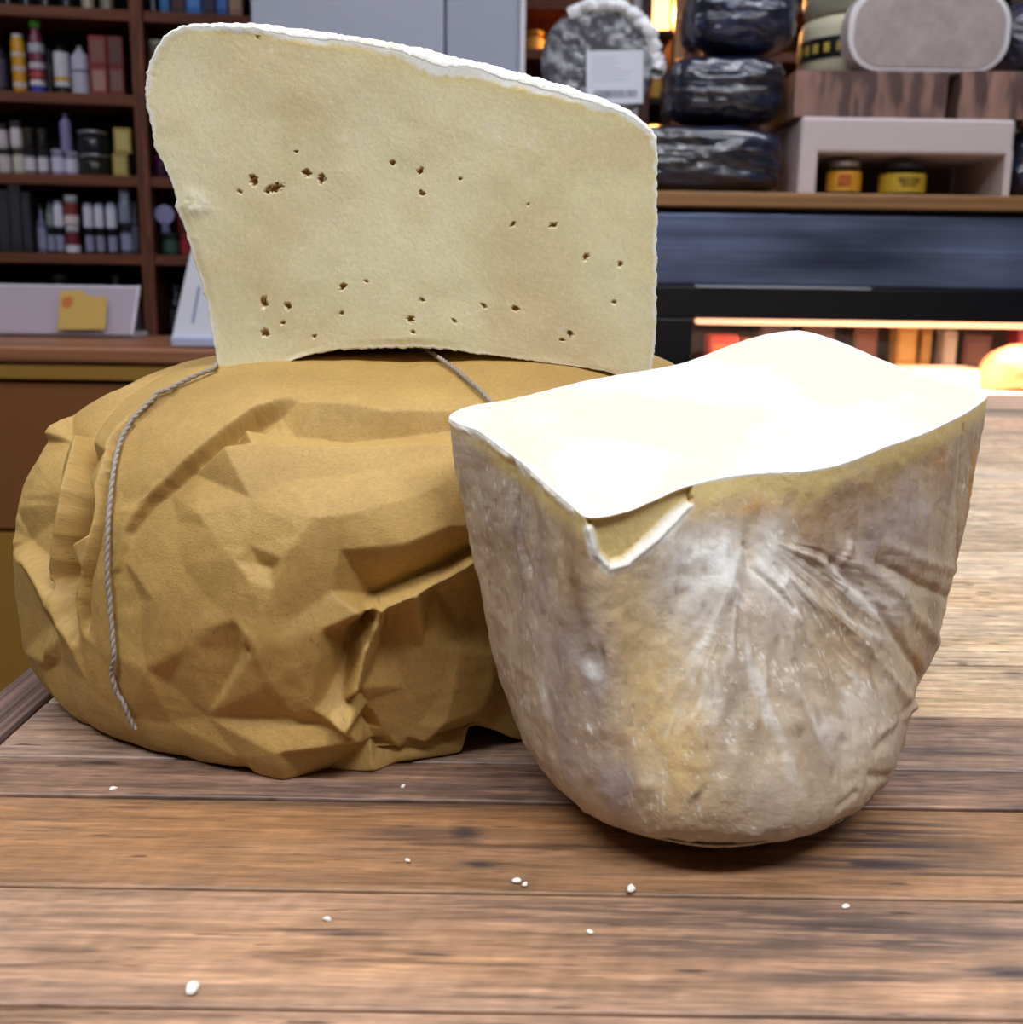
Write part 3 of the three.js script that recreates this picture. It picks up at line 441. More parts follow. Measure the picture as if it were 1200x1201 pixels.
    if (sx && p.z > -.39) {
      let m = 1e9; for (const q of chipLine) { const dd = q.distanceToSquared(p); if (dd < m) m = dd; } m = Math.sqrt(m);
      const inside = inChip(sx, sy);
      if (inside) { d -= .0022 * sstep(0, .0028, m) ; put(cPaste, sstep(.0008, .0028, m)); put(cYel, .35 * sstep(.4, .6, n1)); }
      const lipW = .0005 + .0022 * n1; put(cWhite, .8 * (1 - sstep(lipW * .6, lipW * 1.5, m + (n2 - .5) * .0012))); d += .0006 * Math.exp(-((m / .001) ** 2));
    }
    const nx = nrm.getX(kr), ny = nrm.getY(kr), nz = nrm.getZ(kr), e = sstep(0, .0012, depth) ; const q = V(p.x + nx * d * e, p.y + ny * d * e, p.z + nz * d * e); if (q.y < TABLE + .0003) q.y = TABLE + .0003;
    P.push(V(q.x - base.x, q.y - base.y, q.z - base.z)); col[3 * k] = cr; col[3 * k + 1] = cg; col[3 * k + 2] = cb; uv[2 * k] = (i / NI * .6) / .06; uv[2 * k + 1] = p.y / .06;
  }
  const g = gridGeo(NI, NJ, P, col, uv), tri = NI * 6, all = g.index.array;
  const topG = g.clone(), rindG = g.clone(); topG.setIndex(Array.from(all.slice(0, tri * (NJT - 1)))); rindG.setIndex(Array.from(all.slice(tri * NJT)));
  topG.computeVertexNormals(); rindG.computeVertexNormals();
  const t = thing('cheese_chunk', 'ivory cheese chunk with mottled beige rind and sloping cut top', 'cheese', [base.x, base.y, base.z]);
  part('cut_top', topG, phys(0xffffff, .5, { vertexColors: true, map: grainTex(512, 64, .05, 63), bumpMap: fineRelief, bumpScale: .00018 }), t, 'smooth ivory cut top');
  part('rind', rindG, phys(0xffffff, .46, { vertexColors: true, bumpMap: fineRelief, bumpScale: .00014 }), t, 'mottled beige and white rind');
}

// ---------------------------------------------------------------- crumbs
{
  const cm = std(0xf2efe4, .6);
  const spots = [[226, 1161, .0021, 'table near the front edge, largest'], [384, 1079, .0011], [133, 926, .0012], [740, 1044, .0016], [692, 1094, .0009], [992, 1064, .0010], [473, 923, .0010], [478, 1010, .0009], [606, 1034, .0012], [616, 1038, .0010]];
  spots.forEach(([x, y, r], n) => {
    const p = onY(x, y, TABLE); const g = new THREE.IcosahedronGeometry(1, 3), a = g.attributes.position; for (let q = 0; q < a.count; q++) { const v = V(a.getX(q), a.getY(q), a.getZ(q)), k = .65 + .7 * fbm(v.x * 1.4 + n * 5, v.y * 1.4, v.z * 1.4, 3); a.setXYZ(q, v.x * k * r * .75, Math.max(v.y * k, -.5) * r * .6, v.z * k * r * 1.2); } g.computeVertexNormals();
    g.computeBoundingBox(); g.translate(0, -g.boundingBox.min.y, 0);
    const t = part('cheese_crumb', g, cm, scene); t.name = numbered('cheese_crumb'); t.position.set(p.x, TABLE, p.z); t.rotation.y = n;
    t.userData = { label: n ? 'tiny white cheese crumb lying on the wooden table' : 'largest white cheese crumb lying on the wooden table', category: 'crumb', group: n ? 'tiny crumbs on the table' : undefined }; if (!n) delete t.userData.group;
  });
}
//BG>
// ---------------------------------------------------------------- shop: shared materials
const woodMap = dataTex(512, 256, (i, j, c) => { const x = i / 512, y = j / 256, g = fbm(x * 5, y * 46, 2, 4), b = fbm(x * 4, y * 5, 6, 3), k = .78 + (g - .5) * .5 + (b - .5) * .3; c[0] = k; c[1] = k * .96; c[2] = k * .92; });
const shelfWood = std(0x9a5836, .6, { map: woodMap }), paleWood = std(0xd29a62, .5, { map: woodMap }), darkWood = std(0x1c120e, .8, { map: woodMap });
const silver = std(0xb9bcc4, .3, { metalness: .85 });
const plain = {}; const P_ = (hex, r = .5) => plain[hex + '_' + r] ??= std(hex, r);

// small goods: all built with their base at y = 0
const cyl = (r0, r1, h, y, seg = 20) => new THREE.CylinderGeometry(r1, r0, h, seg).translate(0, y + h / 2, 0);
function bottle(t, h, r, c) {
  const n = r * (c.neck ?? .38), sh = h * (c.shoulder ?? .62);
  part('glass_body', lathe([[0, 0], [r * .93, 0], [r, r * .12], [r, sh], [r * .9, sh + r * .35], [n, sh + r * 1.1], [n, h * .93], [0, h * .93]], 20), P_(c.body, .25), t);
  part('cap', lathe([[0, h * .9], [n * 1.15, h * .9], [n * 1.15, h * .995], [n, h], [0, h]], 16), P_(c.cap ?? 0x222222), t);
  if (c.label) part('paper_label', lathe([[r * 1.01, sh * (c.l0 ?? .15)], [r * 1.02, sh * (c.l0 ?? .15)], [r * 1.02, sh * (c.l1 ?? .85)], [r * 1.01, sh * (c.l1 ?? .85)]], 20), P_(c.label), t);
  for (const [a, b, hex] of c.bands ?? []) part('printed_band', cyl(r * 1.03, r * 1.03, sh * (b - a), sh * a), P_(hex), t);
}
function jar(t, h, r, c) {
  const lid = Math.min(h * .24, .022);
  part('glass_body', lathe([[0, 0], [r * .9, 0], [r, r * .14], [r, h - lid - r * .2], [r * .86, h - lid], [0, h - lid]], 20), P_(c.body, .22), t);
  part('lid', lathe([[0, h - lid], [r * .93, h - lid], [r * .95, h - lid * .1], [r * .9, h], [0, h]], 20), c.metal ? silver : P_(c.lid ?? 0x1c1c1e, .4), t);
  if (c.label) part('paper_label', lathe([[r * 1.01, h * (c.l0 ?? .14)], [r * 1.03, h * (c.l0 ?? .14)], [r * 1.03, h * (c.l1 ?? .66)], [r * 1.01, h * (c.l1 ?? .66)]], 20), P_(c.label), t);
}
function carton(t, h, w, c) {
  part('carton_body', rbox(w, h, c.d ?? .05, .002, 0, h / 2, 0, 1), P_(c.body), t);
  part('printed_panel', box(w * .72, h * .7, .001, 0, h / 2, (c.d ?? .05) / 2 + .0006), P_(c.label ?? 0xbba090), t);
}

// ---------------------------------------------------------------- shelving on the left
{
  const yaw = 9 * Math.PI / 180, d = V(Math.cos(yaw), 0, -Math.sin(yaw)), n = V(Math.sin(yaw), 0, Math.cos(yaw)), O = onZ(80, 200, -3.4); O.y = 0;
  const onShelf = (px, py, back = 0) => onPlane(px, py, n, n.dot(O) - back), U = (p) => p.clone().sub(O).dot(d), sc = 3.5 / FOCAL;
  const unit = thing('bottle_shelving', 'brown wooden shelving full of bottles and jars beyond the counter', 'shelving', [O.x, 0, O.z], undefined, yaw);
  const D = .28, uL = U(onShelf(-170, 200)), uM = U(onShelf(168, 200)), uR = U(onShelf(330, 200)), PW = .036;
  const tops = [-95, 7, 108, 204, 297, 395].map(y => onShelf(80, y).y), H = tops[0] + .35;
  for (const u of [uL, uM, uR]) part('upright', rbox(PW, H, D, .003, u, H / 2, -D / 2), shelfWood, unit);
  for (const y of tops) for (const [a, b] of [[uL, uM], [uM, uR]]) part('shelf_board', rbox(b - a - PW, .03, D - .01, .002, (a + b) / 2, y - .015, -D / 2 - .005), shelfWood, unit);
  part('back_panel', box(uR - uL + PW, H, .012, (uL + uR) / 2, H / 2, -D - .006), darkWood, unit);
  // x0, x1, height px, kind, look, label, group, standing on px (else on the board)
  const put = (row, list) => { let under = null; for (const [x0, x1, hp, kind, look, label, group] of list) {
    const stacked = kind.startsWith('^'), k = stacked ? kind.slice(1) : kind, name = { b: 'glass_bottle', j: 'glass_jar', t: 'metal_tin', c: 'carton' }[k], cat = { b: 'bottle', j: 'jar', t: 'tin', c: 'box' }[k];
    const w = (x1 - x0) * sc, h = hp * sc, dep = stacked && under ? under.dep : .045 + w / 2 * .6, p = onShelf((x0 + x1) / 2, 200, dep), y = stacked && under ? under.y : tops[row];
    const at = O.clone().addScaledVector(d, U(p)).addScaledVector(n, -dep);
    const t = thing(name, label, cat, [at.x, y + .0004, at.z], group, yaw);
    if (k === 'b') bottle(t, h, w / 2, look); else if (k === 'c') carton(t, h, w, look); else jar(t, h, w / 2, { ...look, metal: k === 't' || look.metal });
    under = { y: y + h + .0006, dep };
  } };
  const dark = { body: 0x17161d, lid: 0x26242c }, dim = { body: 0x1d1c22, lid: 0x2f2d35, label: 0x4a4754 };
  const G = (s) => s;
  put(1, [[0, 12, 62, 'j', { body: 0x20203a, label: 0x3a3c66 }, 'dark blue jar at the end of the top shelf', undefined], [16, 30, 62, 'j', dark, 'plain dark jar on the top visible shelf', 'dark jars on the top shelf'], [36, 52, 62, 'j', dark, 'plain dark jar on the top visible shelf', 'dark jars on the top shelf'], [58, 74, 62, 'j', dark, 'plain dark jar on the top visible shelf', 'dark jars on the top shelf'], [82, 98, 62, 'j', dark, 'plain dark jar on the top visible shelf', 'dark jars on the top shelf'],
    [108, 121, 60, 'j', { body: 0xb8b09a, lid: 0x333333 }, 'paler cream jar on the top shelf, beside dark jars', 'cream jars on the top shelf'], [129, 143, 60, 'j', { body: 0x8f8878, lid: 0x333333 }, 'duller cream jar on the top shelf, beside the upright', 'cream jars on the top shelf'],
    [181, 197, 60, 'j', dark, 'dark jar beside the blue cartons on the top shelf'], [198, 208, 50, 'c', { body: 0x1c6fb0, label: 0x2f86c4 }, 'narrow teal blue carton on the top shelf'], [211, 226, 50, 'c', { body: 0x3a2026, label: 0x5a2b30 }, 'dark red carton between the blue cartons'], [228, 244, 50, 'c', { body: 0x2b7be0, label: 0x59a0f0 }, 'bright blue carton on the top shelf'], [246, 260, 46, 'c', { body: 0x2b1c2c, label: 0x37305a }, 'dark purple carton between two blue cartons'], [262, 274, 50, 'c', { body: 0x2d64c8, label: 0x5590e6 }, 'slim royal blue carton on the top shelf'], [276, 291, 50, 'c', { body: 0xb08a70, label: 0xc9a58a }, 'tan carton at the end of the top shelf']]);
  put(2, [[0, 15, 64, 'b', { body: 0x2a2834, cap: 0x4a4858, label: 0x4f4b66 }, 'dark bottle with a dull purple label'],
    [24, 38, 60, 'b', { body: 0xe0a21c, cap: 0xd8d4d8, neck: .7, shoulder: .86, bands: [[.1, .2, 0xd6c8cc], [.42, .52, 0xd9c7c0], [.72, .8, 0xdcd2c0]] }, 'slim yellow bottle with pale bands on the second shelf'],
    [44, 60, 75, 'b', { body: 0x7a3550, cap: 0x50b52c, neck: .62, shoulder: .7, bands: [[0, .14, 0x2d3fae], [.15, .25, 0xe8e4ee], [.3, .42, 0xc0494e], [.48, .6, 0xd9cfdc], [.8, .97, 0xb8bccb]] }, 'tall bottle with green cap, red bands and blue base'],
    [62, 69, 46, 'b', { body: 0x15161a, cap: 0x2a3a30 }, 'thin dark bottle behind the green capped one'],
    [72, 88, 50, 'b', { body: 0x1e2620, cap: 0x26322a, label: 0xdfe0ea, shoulder: .86, l0: .18, l1: 1, bands: [[.3, .42, 0xd9a945]] }, 'dark bottle with white label and yellow patch'],
    [92, 111, 51, 'b', { body: 0xc9c8de, cap: 0xa9a6b8, neck: .22, shoulder: .74, bands: [[.62, .68, 0x5c5a78]] }, 'pale lilac bottle with thin neck on the second shelf'],
    [115, 133, 30, 'c', { body: 0x9a3038, label: 0xb58878 }, 'lower red edged carton next to the pale lilac bottle', 'red edged cartons on the second shelf'], [115, 133, 31, '^c', { body: 0x9a3038, label: 0x8a5a4e }, 'upper red edged carton next to the pale lilac bottle', 'red edged cartons on the second shelf'],
    [136, 152, 30, 'c', { body: 0x7c2a34, label: 0x8a6058 }, 'lower red edged carton touching the wooden upright', 'red edged cartons on the second shelf'], [136, 152, 31, '^c', { body: 0x7c2a34, label: 0x64403c }, 'upper red edged carton touching the wooden upright', 'red edged cartons on the second shelf'],
    [182, 199, 60, 'j', { body: 0x8b7a6a, lid: 0xc9c2b4, label: 0xb5a894 }, 'brown jar with cream lid on the second shelf']]);
  const wl = { body: 0x8a828e, lid: 0x2a2830, label: 0xe2dce6 }, pk = { body: 0xc9bcc0, lid: 0x3a3438, label: 0xd9cccf };
  put(3, [[0, 13, 26, 'j', pk, 'small pinkish white jar, lower of its stack', 'pinkish jars on the third shelf'], [0, 11, 26, '^j', pk, 'small pinkish white jar, upper of its stack', 'pinkish jars on the third shelf'], [17, 30, 27, 'j', { body: 0xb9b8a4, lid: 0x55524c, label: 0xcfd0c0 }, 'small greenish white jar under a pale one'], [16, 28, 28, '^j', { body: 0xd3ccd2, lid: 0x4a4650, label: 0xe0dade }, 'small pale jar standing on a greenish one'],
    [31, 42, 26, 'j', wl, 'small white labelled jar beside the greenish jar', 'white labelled jars on the third shelf'], [31, 42, 22, '^j', { body: 0x2a2622, lid: 0x4c443a }, 'small dark brown jar stacked on labelled jar next to pale jars', 'dark brown jars on the third shelf'], [46, 57, 26, 'j', wl, 'small white labelled jar beside the pale lilac jar', 'white labelled jars on the third shelf'], [46, 57, 22, '^j', { body: 0x2a2622, lid: 0x4c443a }, 'small dark brown jar stacked on labelled jar next to lilac jar', 'dark brown jars on the third shelf'],
    [62, 76, 27, 'j', { body: 0xa9a6cc, lid: 0xb0b0cc, label: 0xdcdcf2 }, 'pale lilac jar beside the small white labelled jar', 'pale lilac jars on the third shelf'], [78, 92, 25, 'j', { body: 0xa9a6cc, lid: 0xb0b0cc, label: 0xdcdcf2 }, 'pale lilac jar beside the wide dark tins', 'pale lilac jars on the third shelf'], [74, 86, 40, '^b', { body: 0x8e8cb8, cap: 0x6a688c, shoulder: .75 }, 'small mauve bottle standing on a pale jar'],
    [93, 130, 23, 't', { body: 0x2b2a26 }, 'wide dark tin with silver lid, lower of two'], [93, 129, 25, '^t', { body: 0x24242a }, 'wide dark tin with silver lid, upper of two'],
    [135, 151, 24, 'c', { body: 0xb39a4e, label: 0xc9b36a }, 'lower gold carton beside the upright'], [138, 156, 27, '^c', { body: 0xbda650, label: 0xd6c276 }, 'upper gold carton beside the upright'], [182, 196, 24, 'j', { body: 0x4a1f48, lid: 0x7a2c5c }, 'purple jar on the third shelf behind the slab'], [199, 213, 24, 'j', { body: 0x3c1a30, lid: 0x4a2440 }, 'dark maroon jar beside the purple jar']]);
  const tall = { body: 0x23212a, label: 0x34303c, d: .09 }, wb = { body: 0xb6b6d2, cap: 0x3a3846, label: 0xe6e6f6, shoulder: .8, neck: .7, l0: .05, l1: .98 }, db = { body: 0x33323e, lid: 0x23222a, label: 0x9a9ab8, l0: .1, l1: .7 };
  put(4, [[-2, 11, 66, 'c', tall, 'dark carton of middling height on fourth shelf, furthest from bottles', 'tall dark cartons on the fourth shelf'], [13, 25, 72, 'c', tall, 'tallest of three dark cartons on the fourth shelf', 'tall dark cartons on the fourth shelf'], [27, 36, 64, 'c', tall, 'narrowest of three dark cartons, next to the dusky blue bottle', 'tall dark cartons on the fourth shelf'],
    [39, 49, 52, 'b', { body: 0x77779a, cap: 0x33323e, label: 0xa0a0c4 }, 'dusky blue bottle beside the tall dark cartons'], [51, 59, 28, 'j', db, 'slim dark jar under the grey green bottle', 'slim dark jars on the fourth shelf'], [51, 59, 28, '^b', { body: 0x6a7a78, cap: 0x33323e, label: 0x8a9694 }, 'small grey green bottle on a dark jar'], [61, 70, 28, 'j', db, 'slim dark jar under white bottle, next to red jar stack', 'slim dark jars on the fourth shelf'], [60, 70, 30, '^b', wb, 'small white bottle between grey green bottle and red jars', 'white bottles on the fourth shelf'],
    [73, 88, 30, 'j', { body: 0x7c2f34, lid: 0xe8e8f4, label: 0xe4dfea, l0: .04, l1: .3 }, 'lower red jar with white lid in a stack of two', 'red jars with white lids'], [73, 88, 33, '^j', { body: 0x8c3c38, lid: 0xd6e0e8, label: 0xe6d5d6, l0: .04, l1: .34 }, 'upper red jar with white lid in a stack of two', 'red jars with white lids'],
    ...[[96, 105, 'first'], [109, 118, 'second'], [123, 133, 'third']].flatMap(([a, b, nth]) => [[a, b, 28, 'j', db, `slim dark jar, ${nth} from the red jars towards the upright`, 'slim dark jars on the fourth shelf'], [a - 1, b, 28, '^b', wb, `small white bottle, ${nth} from the red jars towards the upright`, 'white bottles on the fourth shelf']]),
    [138, 152, 34, 'j', { body: 0x55566c, lid: 0x2c2b33, label: 0x9aa0c0 }, 'slate jar under the flared bottle'], [137, 151, 38, '^b', { body: 0x8d93ac, cap: 0x9ea4bc, neck: .8, shoulder: .5 }, 'pale slate bottle with wide neck on a jar'], [151, 160, 58, 'b', { body: 0x3a3a48, cap: 0x4c4c60, label: 0x55566e }, 'dark slate bottle close to the upright'],
    [187, 206, 24, 'j', { body: 0x2e4a40, lid: 0x39433e, label: 0x3e5c50 }, 'dark green jar below the round lavender disc'], [208, 222, 24, 'j', { body: 0xa8323c, lid: 0xb8444a }, 'red jar beside the dark green jar'], [206, 220, 40, '^j', { body: 0x6a2a24, lid: 0x40201c }, 'brown red jar standing on the red one']]);
  put(5, [[8, 26], [30, 48], [54, 70], [76, 92], [98, 114], [120, 136], [140, 158], [192, 208]].map(([a, b], i) => [a, b, 48 + (i % 3) * 10, i % 2 ? 'b' : 'j', i % 2 ? { body: 0x1e1d24, cap: 0x3a3842, label: 0x3c3a46 } : dim, i % 2 ? 'dim dark bottle on the lowest visible shelf' : 'dim dark jar on the lowest visible shelf', i % 2 ? 'dim bottles on the lowest shelf' : 'dim jars on the lowest shelf']));
  { // round lavender disc on a little foot
    const dep = .07, p = onShelf(191, 200, dep), at = O.clone().addScaledVector(d, U(p)).addScaledVector(n, -dep), t = thing('round_tin', 'round lavender disc standing on the dark green jar', 'tin', [at.x, tops[4] + 24 * sc + .002, at.z], undefined, yaw);
    part('foot', lathe([[0, 0], [.016, 0], [.012, .012], [.009, .03], [0, .03]], 16), P_(0x8e90c4), t); part('disc', new THREE.CylinderGeometry(.028, .028, .014, 36).rotateX(Math.PI / 2).translate(0, .055, 0), P_(0xb4b2ea, .4), t);
  }
}

// ---------------------------------------------------------------- counter on the left with its goods
{
  const zc = -2.06, yt = onZ(100, 408, zc).y, xL = -2.4, xR = onZ(345, 410, zc).x, zB = -2.5;
  const t = thing('service_counter', 'mustard yellow painted counter with thick wooden top', 'counter', [(xL + xR) / 2, 0, (zc + zB) / 2]);
  const W = xR - xL, dz = (zc - zB) / 2, yy = (py) => onZ(10, py, zc + .02).y;
  part('wooden_top', rbox(W, .028, .44, .006, 0, yt - .014, 0), std(0xc08560, .5, { map: woodMap }), t, 'brown wooden counter top');
  const mustard = std(0xa0752a, .6), shadedMustard = std(0x855225, .6);  // browner tone of the middle panel is shade put into the mustard paint
  const slab = (y0, y1, m, z) => part('front_panel', rbox(W - .03, y0 - y1 - .006, .02, .002, 0, (y0 + y1) / 2, dz - .03 + z), m, t);
  slab(yt - .03, yy(448), mustard, .012); slab(yy(450), yy(628), shadedMustard, 0); slab(yy(629), .12, mustard, .004);
  part('carcass', box(W - .05, yt - .05, .34, 0, (yt - .05) / 2 + .02, -.03), std(0x4a3216, .8), t); part('plinth', box(W - .08, .12, .32, 0, .06, -.01), darkWood, t);
  // laptop seen from behind
  const lp = thing('laptop', 'lilac grey laptop lid seen from behind on the counter', 'laptop', [onZ(10, 385, -2.36).x, yt, -2.36]);
  const lw = .52, lh = .118, lid = part('lid', rbox(lw, lh, .008, .004, 0, 0, 0), std(0xa79aa6, .45), lp); lid.position.set(0, lh / 2 * Math.cos(.55) + .006, -lh / 2 * Math.sin(.55)); lid.rotation.x = -.55;
  part('lid_rim', [box(lw, .004, .0012, 0, lh / 2 - .004, .0046), box(.004, lh, .0012, lw / 2 - .003, 0, .0046), box(.004, lh, .0012, -lw / 2 + .003, 0, .0046)], std(0xd9d8e2, .35), lid, 'lighter rim around the lid');
  part('keyboard_base', rbox(lw, .012, .09, .004, 0, .006, -.05), std(0xa9a4ae, .45), lp);
  // note stuck over the lid
  { const a = onZ(67, 322, -2.385), b = onZ(130, 370, -2.385), w = b.x - a.x, h = a.y - b.y + .01, s = new THREE.Shape(); s.moveTo(-w / 2 + .008, -h / 2); s.lineTo(w / 2, -h / 2 + .002); s.lineTo(w / 2 - .006, h / 2 - .012); s.lineTo(w / 2 - .03, h / 2 - .014); s.lineTo(w / 2 - .055, h / 2 - .008); s.lineTo(0, h / 2 - .002); s.lineTo(-.02, h / 2 + .002); s.lineTo(-w / 2, h / 2 - .002); s.closePath();
    const cx = (a.x + b.x) / 2, nt = thing('paper_note', 'yellow paper note stuck on the laptop lid', 'note', [cx, yt + .004, -2.352]), g = new THREE.ExtrudeGeometry(s, { depth: .0012, bevelEnabled: false }).translate(0, h / 2, .006);
    const hold = part('sheet', g, std(0xbf9c4c, .7), nt); hold.rotation.x = -.55; hold.position.y = .01; part('orange_spot', new THREE.CircleGeometry(.012, 20).scale(1, 1.2, 1).translate(-w / 2 + .02, h - .028, .0078), std(0xb9642a, .7), hold, 'round orange mark'); }
  // white slant sided housing at the counter edge
  { const z = -2.075, q = [[199, 412], [200, 398], [222, 297], [228, 278], [360, 278], [380, 398], [380, 412]].map(([x, y]) => onZ(x, y, z)), b = V(q[0].x, yt, z - .1), s = new THREE.Shape(); q.forEach((p, i) => i ? s.lineTo(p.x - b.x, Math.max(p.y - b.y, 0)) : s.moveTo(p.x - b.x, 0)); s.closePath();
    const sc = thing('counter_scale', 'white slant sided scale housing standing at the counter edge', 'scale', [b.x, yt + .0005, b.z]);
    part('housing', new THREE.ExtrudeGeometry(s, { depth: .16, bevelEnabled: true, bevelSize: .003, bevelThickness: .003, bevelSegments: 2 }).translate(0, .003, -.08), std(0xeef0fa, .35), sc);
    const p0 = onZ(231, 336, z), p1 = onZ(223, 380, z), L = p0.distanceTo(p1); part('slot', rbox(.004, L, .004, .0015).rotateZ(Math.atan2(p1.x - p0.x, p0.y - p1.y)).translate((p0.x + p1.x) / 2 - b.x, (p0.y + p1.y) / 2 - b.y, .0835), std(0x8c92b4, .5), sc, 'narrow grey slot');
    part('foot_rail', rbox(.28, .02, .012, .005, .14, .012, .088), std(0xb6bfdc, .4), sc); }
}

// ---------------------------------------------------------------- tall pale cupboard in the middle
{
  const z = -2.8, xl = onZ(293, 40, z).x, xm = onZ(522, 40, z).x, xr = onZ(611, 40, z).x, H = 2.1, c = (xl + xr) / 2, m = std(0xb9bfd2, .4);
  const t = thing('tall_cupboard', 'tall pale blue grey cupboard rising behind the cheese slab', 'cupboard', [c, 0, z - .25]);
  part('carcass', box(xr - xl - .01, H, .46, 0, H / 2, -.01), std(0x8f93a2, .5), t);
  part('door', rbox(xm - xl - .006, H - .06, .02, .004, (xl + xm) / 2 - c, H / 2 + .02, .235), m, t); part('door', rbox(xr - xm - .004, H - .06, .02, .004, (xm + xr) / 2 - c, H / 2 + .02, .232), std(0xaeb4ca, .4), t);
  part('edge_trim', rbox(.013, H, .03, .003, xr - c + .004, H / 2, .24), std(0xf2f2fa, .3), t, 'bright white edge strip');
}

// ---------------------------------------------------------------- wooden shelving on the right, behind the display case
{
  const z = -3.5, X = (px) => onZ(px, 60, z).x, Y = (py) => onZ(700, py, z).y, t = thing('wall_shelving', 'orange brown wooden shelving behind the display case', 'shelving', [X(900), 0, z]), x0 = t.position.x, D = .3, H = Y(-120);
  const post = (a, b, m, label) => part('upright', rbox(X(b) - X(a), H, .06, .003, (X(a) + X(b)) / 2 - x0, H / 2, -.03), m, t, label);
  post(590, 604, shelfWood); post(725, 739, paleWood); post(740, 751, std(0xb9b7c4, .4), 'pale grey metal upright'); post(752, 764, std(0x4a2018, .6), 'dark red brown upright'); post(790, 804, paleWood); post(1010, 1026, shelfWood); post(1215, 1230, shelfWood);
  for (const [a, b] of [[-60, -48], [0, 12], [58, 70], [128, 140], [230, 242]]) for (const [l, r] of [[604, 725], [804, 1010], [1026, 1215]]) part('shelf_board', rbox(X(r) - X(l), Y(a) - Y(b), D, .003, (X(l) + X(r)) / 2 - x0, (Y(a) + Y(b)) / 2, -D / 2), shelfWood, t);
  for (const [a, b] of [[32, 40], [112, 120]]) part('shelf_board', rbox(X(790) - X(764), Y(a) - Y(b), D - .02, .002, X(777) - x0, (Y(a) + Y(b)) / 2, -D / 2 - .01), darkWood, t);
  part('back_panel', box(X(1230) - X(590), H, .012, (X(590) + X(1230)) / 2 - x0, H / 2, -D - .006), std(0x33201a, .85), t);
  const lamp = thing('shelf_lamp', 'small warm glowing lamp on the shelf beside the orange upright', 'lamp', [X(777), Y(32) + .0005, z - .09]);
  part('base', lathe([[0, 0], [.024, 0], [.02, .008], [0, .01]], 20), P_(0x6a4a30), lamp); part('shade', lathe([[0, .012], [.03, .012], [.028, .1], [0, .1]], 24), new THREE.MeshStandardMaterial({ color: 0xffe0b0, emissive: 0xffc27a, emissiveIntensity: 3.2 }), lamp, 'glowing warm shade');
  const pl = new THREE.PointLight(0xffb060, .9); pl.position.set(0, .056, 0); lamp.add(pl);
  const gj = (px, base, w, h, hex, label) => { const g = thing('glass_jar', label, 'jar', [X(px), base + .0005, z - .12]); jar(g, h, w / 2, { body: hex, lid: 0xc9a24a, label: 0xd8b050 }); };
  gj(627, Y(58), .06, .07, 0xb98a3a, 'small yellow jar on the shelf beside the pale cupboard'); gj(777, Y(112), .05, .09, 0xc99a4a, 'golden jar on the shelf below the glowing lamp'); gj(650, Y(128), .07, .1, 0x4a3020, 'brown jar low on the shelf beside the pale cupboard');
}

